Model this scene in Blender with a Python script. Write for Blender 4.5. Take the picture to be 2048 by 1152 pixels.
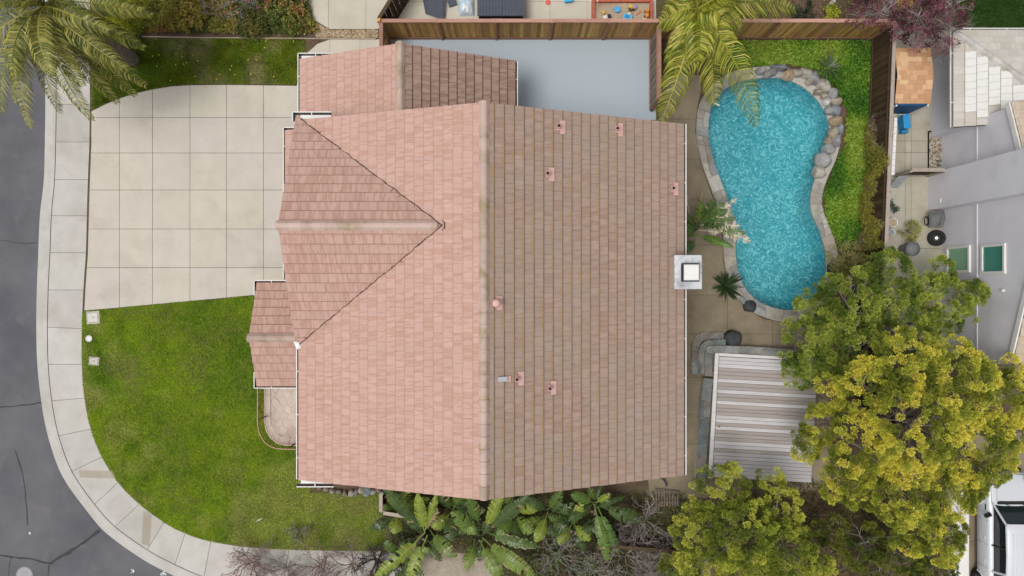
import bpy, bmesh, math, random
import numpy as np
from mathutils import Vector, Matrix

for o in list(bpy.data.objects):
    bpy.data.objects.remove(o)
random.seed(11)
rng = np.random.default_rng(11)
scene = bpy.context.scene
COL = scene.collection
R = math.radians

# ------------------------------------------------------------------ camera (drone looking straight down)
H = 30.0                       # metres above the street
F = 24.0 / 36.0 * 2048         # focal length in photo pixels
cam_d = bpy.data.cameras.new('camera')
cam_d.lens = 24.0
cam_d.sensor_width = 36.0
cam_d.clip_end = 2000
cam = bpy.data.objects.new('camera', cam_d)
COL.objects.link(cam)
cam.location = (0, 0, H)
cam.rotation_euler = (0, 0, 0)
scene.camera = cam
scene.render.resolution_x = 1024
scene.render.resolution_y = 576

# ------------------------------------------------------------------ overcast sky and soft sun
SUN_EL, SUN_AZ = R(70), R(245)     # azimuth clockwise from +Y
w = bpy.data.worlds.new('World')
scene.world = w
w.use_nodes = True
nt = w.node_tree
sky = nt.nodes.new('ShaderNodeTexSky')
sky.sky_type = 'NISHITA'
sky.sun_disc = False
sky.sun_elevation = SUN_EL
sky.sun_rotation = SUN_AZ
sky.air_density = 1.0
sky.dust_density = 4.0
sky.ozone_density = 0.6
hs = nt.nodes.new('ShaderNodeHueSaturation')
hs.inputs['Saturation'].default_value = 0.22        # high even cloud cover: nearly white
nt.links.new(sky.outputs[0], hs.inputs['Color'])
bg = [n for n in nt.nodes if n.type == 'BACKGROUND'][0]
nt.links.new(hs.outputs[0], bg.inputs['Color'])
bg.inputs['Strength'].default_value = 0.12
sun_d = bpy.data.lights.new('sun', 'SUN')
sun_d.energy = 1.5
sun_d.angle = R(24)
sun_d.color = (1.0, 0.955, 0.89)
sun = bpy.data.objects.new('sun', sun_d)
COL.objects.link(sun)
sd = Vector((math.sin(SUN_AZ) * math.cos(SUN_EL), math.cos(SUN_AZ) * math.cos(SUN_EL), math.sin(SUN_EL)))
sun.rotation_euler = sd.to_track_quat('Z', 'Y').to_euler()
sun.location = (-20, -20, 40)
vs = scene.view_settings
vs.view_transform = 'Standard'
vs.look = 'None'
vs.gamma = 1
vs.use_curve_mapping = False
vs.exposure = 0.16

# ------------------------------------------------------------------ helpers
def P(x, y, h=0.0):
    """photo pixel + height above street -> point of the place"""
    k = (H - h) / F
    return Vector(((x - 1024) * k, (576 - y) * k, h))

def P2(x, y, h=0.0):
    p = P(x, y, h)
    return (p.x, p.y)

def tag(o, label=None, cat=None, group=None, kind=None):
    if label: o['label'] = label
    if cat: o['category'] = cat
    if group: o['group'] = group
    if kind: o['kind'] = kind
    return o

def thing(name, loc, label, cat, group=None):
    o = bpy.data.objects.new(name, None)
    COL.objects.link(o)
    o.location = loc
    o.empty_display_size = 0.2
    o['_w'] = 1
    tag(o, label, cat, group)
    return o

def adopt(o, parent):
    """o carries world coordinates; keep them under parent"""
    o.parent = parent
    if parent.type == 'EMPTY' or parent.get('_moved'):
        o.matrix_parent_inverse = Matrix.Translation(-Vector(parent.location))
    return o

class MB:
    def __init__(s):
        s.v = []; s.f = []; s.c = []
        s.col = (1, 1, 1)
    def add(s, vs_, fs):
        n = len(s.v)
        s.v += [tuple(p) for p in vs_]
        s.c += [s.col] * len(vs_)
        s.f += [tuple(i + n for i in f) for f in fs]
        return s
    def box(s, c, size, rz=0.0, M=None):
        x, y, z = size[0] / 2, size[1] / 2, size[2] / 2
        ps = [Vector((a * x, b * y, d * z)) for d in (-1, 1) for a, b in ((-1, -1), (1, -1), (1, 1), (-1, 1))]
        m = M if M is not None else Matrix.Translation(Vector(c)) @ Matrix.Rotation(rz, 4, 'Z')
        if M is not None: ps = [p + Vector(c) for p in ps]
        return s.add([m @ p for p in ps], [(0, 3, 2, 1), (4, 5, 6, 7), (0, 1, 5, 4), (1, 2, 6, 5), (2, 3, 7, 6), (3, 0, 4, 7)])
    def bbox(s, c, size, b=0.01, rz=0.0):
        """box with a chamfered top"""
        x, y, z = size[0] / 2, size[1] / 2, size[2]
        m = Matrix.Translation(Vector(c)) @ Matrix.Rotation(rz, 4, 'Z')
        ps = []
        for dz, i in ((0, 0), (z - b, 0), (z, b)):
            for a, d in ((-1, -1), (1, -1), (1, 1), (-1, 1)):
                ps.append(m @ Vector((a * (x - i), d * (y - i), dz)))
        fs = [(0, 3, 2, 1), (8, 9, 10, 11)]
        for k in (0, 4):
            for i in range(4):
                j = (i + 1) % 4
                fs.append((k + i, k + j, k + 4 + j, k + 4 + i))
        return s.add(ps, fs)
    def prism(s, poly, z0, z1, bev=0.0):
        n = len(poly)
        area = sum(poly[i][0] * poly[(i + 1) % n][1] - poly[(i + 1) % n][0] * poly[i][1] for i in range(n))
        if area < 0: poly = poly[::-1]
        rings = [[(p[0], p[1], z0) for p in poly]]
        if bev > 0:
            cx = sum(p[0] for p in poly) / n; cy = sum(p[1] for p in poly) / n
            rings.append([(p[0], p[1], z1 - bev) for p in poly])
            r2 = []
            for p in poly:
                d = Vector((cx - p[0], cy - p[1])); L = max(d.length, 1e-4)
                r2.append((p[0] + d.x / L * min(bev, L * .4), p[1] + d.y / L * min(bev, L * .4), z1))
            rings.append(r2)
        else:
            rings.append([(p[0], p[1], z1) for p in poly])
        vs_ = [p for r in rings for p in r]
        fs = [tuple(range((len(rings) - 1) * n, len(rings) * n))]
        for k in range(len(rings) - 1):
            for i in range(n):
                j = (i + 1) % n
                fs.append((k * n + i, k * n + j, (k + 1) * n + j, (k + 1) * n + i))
        return s.add(vs_, fs)
    def tube(s, pts, rad, sides=6, cap=True):
        pts = [Vector(p) for p in pts]
        n = len(pts)
        if not hasattr(rad, '__len__'): rad = [rad] * n
        vs_, fs = [], []
        for i, p in enumerate(pts):
            d = (pts[min(i + 1, n - 1)] - pts[max(i - 1, 0)])
            if d.length < 1e-6: d = Vector((0, 0, 1))
            d.normalize()
            a = d.orthogonal().normalized() if abs(d.z) < .99 else Vector((1, 0, 0))
            if abs(d.z) < .99: a = Vector((0, 0, 1)).cross(d).normalized()
            b = d.cross(a)
            for k in range(sides):
                t = 2 * math.pi * k / sides
                vs_.append(p + (a * math.cos(t) + b * math.sin(t)) * rad[i])
        for i in range(n - 1):
            for k in range(sides):
                l = (k + 1) % sides
                fs.append((i * sides + k, i * sides + l, (i + 1) * sides + l, (i + 1) * sides + k))
        if cap:
            fs.append(tuple(range(sides))[::-1])
            fs.append(tuple(range((n - 1) * sides, n * sides)))
        return s.add(vs_, fs)
    def lathe(s, c, prof, sides=20, M=None, cap=True):
        """prof = [(r, z), ...]"""
        m = Matrix.Translation(Vector(c)) @ (M if M is not None else Matrix.Identity(4))
        vs_, fs = [], []
        for r, z in prof:
            for k in range(sides):
                t = 2 * math.pi * k / sides
                vs_.append(m @ Vector((r * math.cos(t), r * math.sin(t), z)))
        for i in range(len(prof) - 1):
            for k in range(sides):
                l = (k + 1) % sides
                fs.append((i * sides + k, i * sides + l, (i + 1) * sides + l, (i + 1) * sides + k))
        if cap:
            fs.append(tuple(range(sides))[::-1])
            fs.append(tuple(range((len(prof) - 1) * sides, len(prof) * sides)))
        return s.add(vs_, fs)
    def build(s, name, mat, parent=None, smooth=False, label=None, cat=None, group=None, kind=None, origin=True, vcol=False):
        me = bpy.data.meshes.new(name)
        V = s.v; loc = (0, 0, 0)
        if parent is None and kind != 'structure' and origin and V:
            a = np.array(V)
            loc = (float((a[:, 0].min() + a[:, 0].max()) / 2), float((a[:, 1].min() + a[:, 1].max()) / 2), float(a[:, 2].min()))
            V = (a - np.array(loc)).tolist()
        me.from_pydata(V, [], s.f)
        if vcol:
            at = me.color_attributes.new('Col', 'FLOAT_COLOR', 'POINT')
            at.data.foreach_set('color', np.array([(c[0], c[1], c[2], 1) for c in s.c], dtype=np.float32).ravel())
        me.materials.append(mat)
        if smooth:
            me.polygons.foreach_set('use_smooth', [True] * len(me.polygons))
        me.update()
        o = bpy.data.objects.new(name, me)
        COL.objects.link(o)
        o.location = loc
        if loc != (0, 0, 0): o['_moved'] = 1
        if parent is not None: adopt(o, parent)
        return tag(o, label, cat, group, kind)

def np_mesh(name, V, Fq, C, mat, parent=None, label=None, cat=None, group=None, kind=None, smooth=False):
    """V (n,3), Fq (m,k) faces of equal size, C (n,3) vertex colours"""
    me = bpy.data.meshes.new(name)
    V = np.asarray(V, dtype=np.float32); Fq = np.asarray(Fq, dtype=np.int32)
    m, k = Fq.shape
    me.vertices.add(len(V)); me.vertices.foreach_set('co', V.ravel())
    me.loops.add(m * k); me.loops.foreach_set('vertex_index', Fq.ravel())
    me.polygons.add(m)
    me.polygons.foreach_set('loop_start', np.arange(0, m * k, k, dtype=np.int32))
    me.polygons.foreach_set('loop_total', np.full(m, k, dtype=np.int32))
    if C is not None:
        at = me.color_attributes.new('Col', 'FLOAT_COLOR', 'POINT')
        c4 = np.ones((len(V), 4), dtype=np.float32); c4[:, :3] = np.clip(C, 0, 1)
        at.data.foreach_set('color', c4.ravel())
    me.materials.append(mat)
    me.update(calc_edges=True)
    o = bpy.data.objects.new(name, me)
    COL.objects.link(o)
    if parent is not None: adopt(o, parent)
    return tag(o, label, cat, group, kind)

def clip_rect(poly, u0, u1, v0, v1):
    def cut(ps, ax, lim, sgn):
        out = []
        for i in range(len(ps)):
            a, b = ps[i - 1], ps[i]
            da, db = sgn * (a[ax] - lim), sgn * (b[ax] - lim)
            if (da >= 0) != (db >= 0):
                t = da / (da - db)
                out.append((a[0] + (b[0] - a[0]) * t, a[1] + (b[1] - a[1]) * t))
            if db >= 0: out.append(b)
        return out
    for ax, lim, sg in ((0, u0, 1), (0, u1, -1), (1, v0, 1), (1, v1, -1)):
        poly = cut(poly, ax, lim, sg)
        if len(poly) < 3: return []
    out = []
    for p in poly:
        if not out or (abs(p[0] - out[-1][0]) + abs(p[1] - out[-1][1])) > 1e-4: out.append(p)
    if len(out) > 2 and abs(out[0][0] - out[-1][0]) + abs(out[0][1] - out[-1][1]) < 1e-4: out.pop()
    return out if len(out) > 2 else []

def parea(p):
    return abs(sum(p[i - 1][0] * p[i][1] - p[i][0] * p[i - 1][1] for i in range(len(p)))) / 2

def catmull(pts, n=5, closed=False):
    pts = [Vector(p) for p in pts]
    out = []
    N = len(pts)
    rngi = range(N) if closed else range(N - 1)
    for i in rngi:
        if closed:
            a, b, c, d = pts[i - 1], pts[i], pts[(i + 1) % N], pts[(i + 2) % N]
        else:
            a, b, c, d = pts[max(i - 1, 0)], pts[i], pts[i + 1], pts[min(i + 2, N - 1)]
        for k in range(n):
            t = k / n
            out.append(0.5 * ((2 * b) + (c - a) * t + (2 * a - 5 * b + 4 * c - d) * t * t + (3 * b - a - 3 * c + d) * t ** 3))
    if not closed: out.append(pts[-1])
    return out

_tab = rng.random((256, 256))
def vnoise(x, y, s):
    x = np.asarray(x) * s + 100.3; y = np.asarray(y) * s + 57.7
    xi = np.floor(x).astype(int); yi = np.floor(y).astype(int)
    fx = x - xi; fy = y - yi
    fx = fx * fx * (3 - 2 * fx); fy = fy * fy * (3 - 2 * fy)
    g = lambda a, b: _tab[a % 256, b % 256]
    return (g(xi, yi) * (1 - fx) * (1 - fy) + g(xi + 1, yi) * fx * (1 - fy) + g(xi, yi + 1) * (1 - fx) * fy + g(xi + 1, yi + 1) * fx * fy)

def inpoly(x, y, poly):
    x = np.asarray(x); y = np.asarray(y)
    r = np.zeros(x.shape, bool)
    n = len(poly)
    for i in range(n):
        x1, y1 = poly[i - 1][0], poly[i - 1][1]; x2, y2 = poly[i][0], poly[i][1]
        if y1 == y2: continue
        c = ((y1 > y) != (y2 > y)) & (x < (x2 - x1) * (y - y1) / (y2 - y1) + x1)
        r ^= c
    return r

def scatter(poly, n):
    xs = [p[0] for p in poly]; ys = [p[1] for p in poly]
    k = int(n * (max(xs) - min(xs)) * (max(ys) - min(ys)) / max(parea(poly), 1e-3)) + 10
    x = rng.uniform(min(xs), max(xs), k); y = rng.uniform(min(ys), max(ys), k)
    m = inpoly(x, y, poly)
    return x[m][:n], y[m][:n]

# ------------------------------------------------------------------ materials
class N:
    """small node-tree writer"""
    def __init__(s, name):
        s.m = bpy.data.materials.new(name)
        s.m.use_nodes = True
        s.t = s.m.node_tree
        s.b = [n for n in s.t.nodes if n.type == 'BSDF_PRINCIPLED'][0]
        s.out = [n for n in s.t.nodes if n.type == 'OUTPUT_MATERIAL'][0]
        g = s.t.nodes.new('ShaderNodeNewGeometry')
        s.pos = g.outputs['Position']
        tc = s.t.nodes.new('ShaderNodeTexCoord')
        s.obj = tc.outputs['Object']
    def L(s, a, b): s.t.links.new(a, b)
    def put(s, sock, val):
        if isinstance(val, bpy.types.NodeSocket): s.L(val, sock)
        elif hasattr(val, '__len__') and len(val) == 3 and sock.type == 'RGBA': sock.default_value = (*val, 1)
        else: sock.default_value = val
    def map(s, co, scale=(1, 1, 1), rot=(0, 0, 0), loc=(0, 0, 0)):
        n = s.t.nodes.new('ShaderNodeMapping')
        s.L(co, n.inputs['Vector'])
        n.inputs['Scale'].default_value = scale; n.inputs['Rotation'].default_value = rot; n.inputs['Location'].default_value = loc
        return n.outputs[0]
    def noise(s, scale, detail=4, rough=.55, co=None, dist=0.0):
        n = s.t.nodes.new('ShaderNodeTexNoise')
        s.L(co if co is not None else s.pos, n.inputs['Vector'])
        n.inputs['Scale'].default_value = scale; n.inputs['Detail'].default_value = detail
        n.inputs['Roughness'].default_value = rough; n.inputs['Distortion'].default_value = dist
        return n.outputs['Fac']
    def voro(s, scale, feature='F1', co=None, rand=1.0, out='Distance'):
        n = s.t.nodes.new('ShaderNodeTexVoronoi')
        n.feature = feature
        s.L(co if co is not None else s.pos, n.inputs['Vector'])
        n.inputs['Scale'].default_value = scale; n.inputs['Randomness'].default_value = rand
        return n.outputs[out]
    def ramp(s, fac, stops, interp='LINEAR'):
        n = s.t.nodes.new('ShaderNodeValToRGB')
        n.color_ramp.interpolation = interp
        e = n.color_ramp.elements
        while len(e) < len(stops): e.new(0.5)
        for i, (p, c) in enumerate(stops):
            e[i].position = p
            e[i].color = (c, c, c, 1) if not hasattr(c, '__len__') else (*c, 1)
        s.L(fac, n.inputs[0])
        return n.outputs[0]
    def mix(s, fac, a, b, mode='MIX'):
        n = s.t.nodes.new('ShaderNodeMix')
        n.data_type = 'RGBA'; n.blend_type = mode
        s.put(n.inputs[0], fac); s.put(n.inputs[6], a); s.put(n.inputs[7], b)
        return n.outputs[2]
    def math(s, op, a, b=0.0):
        n = s.t.nodes.new('ShaderNodeMath'); n.operation = op
        s.put(n.inputs[0], a); s.put(n.inputs[1], b)
        return n.outputs[0]
    def attr(s, name='Col', out='Color'):
        n = s.t.nodes.new('ShaderNodeAttribute'); n.attribute_name = name
        return n.outputs[out]
    def bump(s, h, strength=.3, dist=.02):
        n = s.t.nodes.new('ShaderNodeBump')
        n.inputs['Strength'].default_value = strength; n.inputs['Distance'].default_value = dist
        s.L(h, n.inputs['Height']); s.L(n.outputs[0], s.b.inputs['Normal'])
    def set(s, col=None, rough=None, metal=None, spec=None):
        if col is not None: s.put(s.b.inputs['Base Color'], col)
        if rough is not None: s.put(s.b.inputs['Roughness'], rough)
        if metal is not None: s.b.inputs['Metallic'].default_value = metal
        if spec is not None: s.b.inputs['Specular IOR Level'].default_value = spec
        return s.m

def surf(name, c1, c2, sc=2.0, rough=.8, fine=60.0, fa=.25, bump=.2, c3=None, sc3=.4, metal=0, spec=.3, vcol=False, dist=.01):
    """two-tone worn surface with fine grain; vcol multiplies the piece's own colour"""
    n = N(name)
    c = n.mix(n.ramp(n.noise(sc, 5), [(.3, 0.0), (.7, 1.0)]), c1, c2)
    if c3 is not None:
        c = n.mix(n.ramp(n.noise(sc3, 5, .6), [(.48, 0.0), (.68, 1.0)]), c, c3)
    g = n.noise(fine, 3)
    c = n.mix(1.0, c, n.ramp(g, [(.25, 1 - fa), (.75, 1 + fa * .6)]), 'MULTIPLY')
    if vcol: c = n.mix(1.0, c, n.attr(), 'MULTIPLY')
    if bump: n.bump(g, bump, dist)
    return n.set(c, rough, metal, spec)

def flat(name, c, rough=.5, metal=0, spec=.4, var=.08):
    n = N(name)
    k = n.mix(1.0, c, n.ramp(n.noise(9.0, 4), [(.3, 1 - var), (.7, 1 + var)]), 'MULTIPLY')
    return n.set(k, rough, metal, spec)

def leafmat(name, trans=.3, rough=.55, spec=.25):
    n = N(name)
    a = n.attr()
    n.set(a, rough, 0, spec)
    t = n.t.nodes.new('ShaderNodeBsdfTranslucent'); n.L(a, t.inputs[0])
    m = n.t.nodes.new('ShaderNodeMixShader'); m.inputs[0].default_value = trans
    n.L(n.b.outputs[0], m.inputs[1]); n.L(t.outputs[0], m.inputs[2]); n.L(m.outputs[0], n.out.inputs[0])
    return n.m

def asphalt_mat():
    n = N('asphalt')
    c = n.mix(n.ramp(n.noise(.35, 6, .6), [(.35, 0.0), (.68, 1.0)]), (.092, .092, .105), (.142, .14, .153))
    c = n.mix(n.ramp(n.noise(1.1, 6, .65), [(.55, 0.0), (.72, .6)]), c, (.165, .16, .155))
    g = n.noise(90, 3)
    c = n.mix(1.0, c, n.ramp(g, [(.25, .6), (.75, 1.4)]), 'MULTIPLY')
    n.bump(g, .35, .01)
    return n.set(c, .9, 0, .2)

def concrete_mat(name, a, b, stain, sa=.55, grime=.35):
    n = N(name)
    c = n.mix(n.ramp(n.noise(1.3, 6, .6), [(.3, 0.0), (.7, 1.0)]), a, b)
    c = n.mix(n.ramp(n.noise(.55, 7, .68, dist=.4), [(.5, 0.0), (.78, sa)]), c, stain)
    c = n.mix(n.ramp(n.noise(6.0, 5, .7), [(.58, 0.0), (.8, grime)]), c, stain)
    g = n.noise(110, 2)
    c = n.mix(1.0, c, n.ramp(g, [(.25, .86), (.75, 1.1)]), 'MULTIPLY')
    c = n.mix(1.0, c, n.attr(), 'MULTIPLY')
    n.bump(g, .2, .006)
    return n.set(c, .88, 0, .25)

def tile_mat(name, base, base2, streak, lichen=None, lich=0.0, grey=None, joint=.6, jcol=None):
    """concrete roof tile: Col = (random, u, v) of the piece; streaks run down the slope"""
    n = N(name)
    sep = n.t.nodes.new('ShaderNodeSeparateColor'); n.L(n.attr(), sep.inputs[0])
    r, u, v = sep.outputs[0], sep.outputs[1], sep.outputs[2]
    cmb = n.t.nodes.new('ShaderNodeCombineXYZ')
    n.L(n.math('ADD', n.math('MULTIPLY', u, 2.3), n.math('ADD', n.math('MULTIPLY', r, 61.0), n.math('MULTIPLY', v, .22))), cmb.inputs[0])
    n.L(n.math('MULTIPLY', v, .45), cmb.inputs[1])
    n.L(n.math('MULTIPLY', r, 37.0), cmb.inputs[2])
    st = n.ramp(n.noise(1.0, 3, .6, cmb.outputs[0]), [(.50, 0.0), (.555, .8), (.70, 1.0)])
    rr = n.ramp(r, [(0, .0), (1, 1.0)])
    c = n.mix(rr, base, base2)
    c = n.mix(n.math('MULTIPLY', st, .52), c, streak)
    if grey is not None:
        c = n.mix(n.ramp(n.noise(.5, 6, .65), [(.35, 0.0), (.7, .6)]), c, grey)
    c = n.mix(1.0, c, n.ramp(n.noise(1.0, 2, .5, cmb.outputs[0]), [(.2, .92), (.8, 1.07)]), 'MULTIPLY')
    # grime held in the joints at the tile's own edges
    jt = n.math('MAXIMUM', n.ramp(v, [(0.0, 1.0), (.035, .85), (.075, 0.0)]), n.ramp(u, [(0.0, .5), (.03, .3), (.06, 0.0)]))
    c = n.mix(n.math('MULTIPLY', jt, joint), c, jcol or streak)
    if lichen is not None:
        # moss and lichen that holds at the damp lower edge of each course, thickest by the ridge
        edge = n.ramp(v, [(0.0, 1.0), (.22, .55), (.45, 0.0)])
        sp = n.t.nodes.new('ShaderNodeSeparateXYZ'); n.L(n.pos, sp.inputs[0])
        far = n.ramp(n.math('MULTIPLY', n.math('ADD', sp.outputs[0], .9), 1 / 7.2), [(0, 1.0), (.55, .7), (1, .28)])
        patch = n.ramp(n.noise(1.3, 7, .75), [(.42, 0.0), (.60, 1.0)])
        k = n.math('MULTIPLY', n.math('MULTIPLY', edge, patch), n.math('MULTIPLY', far, lich))
        c = n.mix(k, c, lichen)
        spots = n.ramp(n.noise(4.2, 4, .6), [(.64, 0.0), (.72, 1.0)])
        c = n.mix(n.math('MULTIPLY', n.math('MULTIPLY', spots, far), .35 * lich), c, lichen)
    g = n.noise(70, 3)
    c = n.mix(1.0, c, n.ramp(g, [(.25, .88), (.75, 1.08)]), 'MULTIPLY')
    n.bump(g, .2, .006)
    return n.set(c, .85, 0, .2)

def wood_mat(name, a, b, dark, axis_scale=(1, 1, .12), vcol=True, rough=.8):
    n = N(name)
    co = n.map(n.pos, axis_scale)
    c = n.mix(n.ramp(n.noise(14, 5, .6, co), [(.3, 0.0), (.7, 1.0)]), a, b)
    c = n.mix(n.ramp(n.noise(26, 4, .7, co), [(.58, 0.0), (.72, .6)]), c, dark)
    if vcol: c = n.mix(1.0, c, n.attr(), 'MULTIPLY')
    n.bump(n.noise(40, 3, .6, co), .25, .006)
    return n.set(c, rough, 0, .2)

MT = {}
MT['asphalt'] = asphalt_mat()
MT['sealant'] = surf('crack_sealant', (.03, .03, .034), (.045, .045, .05), 8, .7)
MT['sidewalk'] = concrete_mat('sidewalk_concrete', (.44, .425, .395), (.51, .495, .465), (.34, .305, .26), .6)
MT['drive'] = concrete_mat('driveway_concrete', (.475, .44, .385), (.525, .49, .43), (.37, .335, .28), .7, .45)
MT['patio_tan'] = concrete_mat('side_path_concrete', (.48, .45, .38), (.54, .50, .43), (.36, .32, .25), .5)
MT['deck_conc'] = concrete_mat('pool_deck_concrete', (.20, .165, .115), (.27, .225, .16), (.11, .085, .055), .8, .5)
MT['neigh_conc'] = concrete_mat('neighbour_concrete', (.36, .34, .28), (.44, .42, .35), (.25, .21, .13), .75, .5)
MT['patio_blue'] = surf('pale_blue_grey_patio', (.36, .42, .475), (.385, .445, .50), .25, .85, 40, .03, .05)
MT['soil'] = surf('soil', (.085, .055, .035), (.15, .105, .07), 1.4, .95, 22, .5, .6, (.10, .095, .03), .5, dist=.04)
MT['wild'] = surf('rough_ground', (.07, .075, .03), (.13, .10, .06), .8, .95, 18, .5, .6, (.06, .08, .015), .3, dist=.04)
MT['lawn'] = surf('lawn_turf', (.10, .16, .012), (.17, .21, .022), 1.2, .95, 30, .5, .5, (.15, .14, .05), .7, dist=.03)
MT['turf2'] = surf('green_turf', (.022, .060, .008), (.035, .08, .012), 1.5, .95, 40, .4, .5, dist=.02)
MT['grass'] = leafmat('grass_blades', .25, .6)
MT['leaf'] = leafmat('leaf', .28, .5, .3)
MT['leaf_gloss'] = leafmat('broad_leaf', .22, .38, .45)
MT['twig'] = surf('bare_twigs', (.26, .215, .205), (.38, .33, .32), 5, .9, 50, .3, 0)
MT['bark'] = surf('bark', (.12, .095, .075), (.21, .175, .14), 7, .9, 30, .4, .6)
MT['tile_front'] = tile_mat('roof_tile_pink', (.485, .32, .27), (.53, .352, .30), (.37, .20, .14), joint=.7, jcol=(.30, .165, .12))
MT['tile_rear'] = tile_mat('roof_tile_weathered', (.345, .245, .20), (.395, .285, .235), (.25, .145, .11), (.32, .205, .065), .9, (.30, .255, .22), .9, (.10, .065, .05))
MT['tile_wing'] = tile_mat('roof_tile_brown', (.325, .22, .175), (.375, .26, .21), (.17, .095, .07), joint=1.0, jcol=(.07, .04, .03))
MT['tile_entry'] = tile_mat('roof_tile_entry', (.455, .295, .245), (.505, .335, .28), (.32, .17, .12), joint=.9, jcol=(.20, .105, .075))
MT['tile_pale'] = tile_mat('pale_weathered_tile', (.46, .43, .39), (.56, .53, .49), (.40, .36, .30), None, 0, (.44, .41, .36))
MT['tile_tan'] = tile_mat('tan_weathered_tile', (.46, .38, .29), (.55, .47, .38), (.36, .27, .18))
MT['ridge'] = surf('ridge_tile', (.48, .355, .305), (.54, .405, .355), 1.5, .85, 60, .2, .2, (.33, .26, .15), 1.6, vcol=True)
MT['under'] = surf('roof_underlay', (.035, .025, .02), (.06, .04, .03), 4, .95, 40, .2, .1)
MT['stucco'] = surf('beige_stucco', (.52, .45, .36), (.57, .50, .41), 1.0, .9, 70, .12, .25)
MT['stucco_lav'] = surf('lavender_grey_stucco', (.63, .62, .67), (.69, .68, .73), .8, .9, 60, .08, .2, (.57, .56, .60), .5)
MT['white'] = surf('white_paint', (.66, .65, .63), (.74, .73, .71), 2.0, .55, 30, .08, .05)
MT['gutter_in'] = surf('debris_and_shade', (.05, .035, .03), (.09, .065, .05), 9, .9, 40, .4, .3)
MT['metal'] = surf('galvanised_cap', (.50, .52, .55), (.60, .62, .65), 2.5, .5, 40, .08, .05, (.30, .30, .32), 2.2, .2)
MT['vent'] = surf('painted_vent', (.58, .35, .32), (.64, .40, .36), 6, .6, 50, .12, .1)
MT['black'] = flat('black_opening', (.012, .012, .012), .7)
MT['fence'] = wood_mat('fence_boards', (.42, .25, .085), (.55, .35, .14), (.20, .105, .04))
MT['fence_red'] = wood_mat('fence_rail_red', (.27, .145, .10), (.36, .21, .155), (.15, .075, .05), (.15, 1, 1))
MT['fence_dark'] = wood_mat('fence_dark', (.055, .036, .022), (.10, .065, .038), (.02, .014, .01))
MT['fence_grey'] = wood_mat('fence_weathered', (.29, .24, .20), (.40, .345, .295), (.16, .12, .09), (1, .12, 1))
MT['deckwood'] = wood_mat('deck_boards', (.43, .415, .41), (.52, .505, .505), (.34, .30, .28), (.10, 1, 1))
MT['rock'] = surf('boulder_stone', (.75, .75, .75), (1.0, 1.0, 1.0), 5, .85, 28, .3, .6, (.55, .52, .5), 3.0, vcol=True, dist=.03)
MT['flag'] = surf('flagstone', (.80, .80, .80), (1.0, 1.0, 1.0), 3.5, .8, 30, .22, .4, (.66, .62, .58), 2.0, vcol=True)
MT['mortar'] = surf('mortar', (.36, .345, .31), (.45, .43, .39), 6, .9, 40, .25, .3)
MT['shingle'] = surf('tan_shingle', (.95, .98, 1.0), (1.08, 1.12, 1.16), 5, .9, 60, .2, .3, vcol=True)
MT['blue_wall'] = surf('blue_paint', (.012, .07, .17), (.02, .09, .21), 3, .6, 30, .1, .05)
MT['iron'] = surf('rust_red_iron', (.16, .055, .035), (.23, .085, .055), 8, .6, 40, .2, .1)
MT['iron_cap'] = surf('tan_iron_handrail', (.40, .25, .14), (.48, .31, .18), 8, .5, 40, .2, .1)
MT['stamped'] = surf('stamped_concrete', (.50, .42, .365), (.58, .495, .44), 1.8, .8, 50, .1, .15, (.44, .35, .30), .9, vcol=True)
MT['pebble'] = surf('river_pebbles', (.8, .8, .8), (1, 1, 1), 9, .85, 40, .3, .3, vcol=True)
MT['paint'] = surf('painted_plastic', (.9, .9, .9), (1, 1, 1), 6, .45, 40, .06, .03, vcol=True)
MT['redwood'] = surf('red_stained_wood', (.36, .095, .06), (.46, .14, .09), 5, .75, 40, .2, .2)
MT['sand'] = surf('play_sand', (.38, .30, .21), (.47, .385, .285), 3, .95, 60, .3, .4, (.30, .22, .15), 1.5)
MT['sandy'] = surf('sandy_soil', (.30, .255, .20), (.38, .33, .265), 1.6, .95, 30, .35, .4, (.20, .16, .12), .9)
MT['resin'] = surf('slate_resin', (.055, .065, .088), (.07, .082, .108), 4, .5, 50, .12, .1)
MT['resin_dark'] = surf('dark_resin', (.014, .013, .013), (.02, .019, .019), 4, .5, 50, .1, .1)
MT['rubber'] = surf('tyre_rubber', (.012, .012, .013), (.022, .022, .023), 10, .8, 50, .2, .2)
MT['carpaint'] = N('white_car_paint').set((.55, .575, .61), .28, 0, .5)
MT['glass_dark'] = N('tinted_glass').set((.012, .02, .022), .06, 0, .6)
MT['glass_green'] = N('green_window_glass').set((.20, .40, .26), .12, 0, .6)
MT['glass_teal'] = N('teal_window_glass').set((.05, .24, .19), .1, 0, .6)
MT['chrome'] = N('chrome').set((.62, .63, .65), .25, .9, .5)

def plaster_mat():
    n = N('ripple_lit_plaster')
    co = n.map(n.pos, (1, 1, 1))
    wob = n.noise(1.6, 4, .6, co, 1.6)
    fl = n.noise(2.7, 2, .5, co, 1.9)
    ripple_light = n.ramp(n.math('ABSOLUTE', n.math('SUBTRACT', fl, .5)), [(0.0, 1.0), (.02, .7), (.05, 0.0)])  # pale squiggles: ripple light of the water painted into the basin colour
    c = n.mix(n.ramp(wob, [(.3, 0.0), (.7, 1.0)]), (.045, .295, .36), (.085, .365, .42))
    c = n.mix(n.math('MULTIPLY', ripple_light, .7), c, (.42, .72, .75))
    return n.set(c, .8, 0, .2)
MT['plaster'] = plaster_mat()

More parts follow.
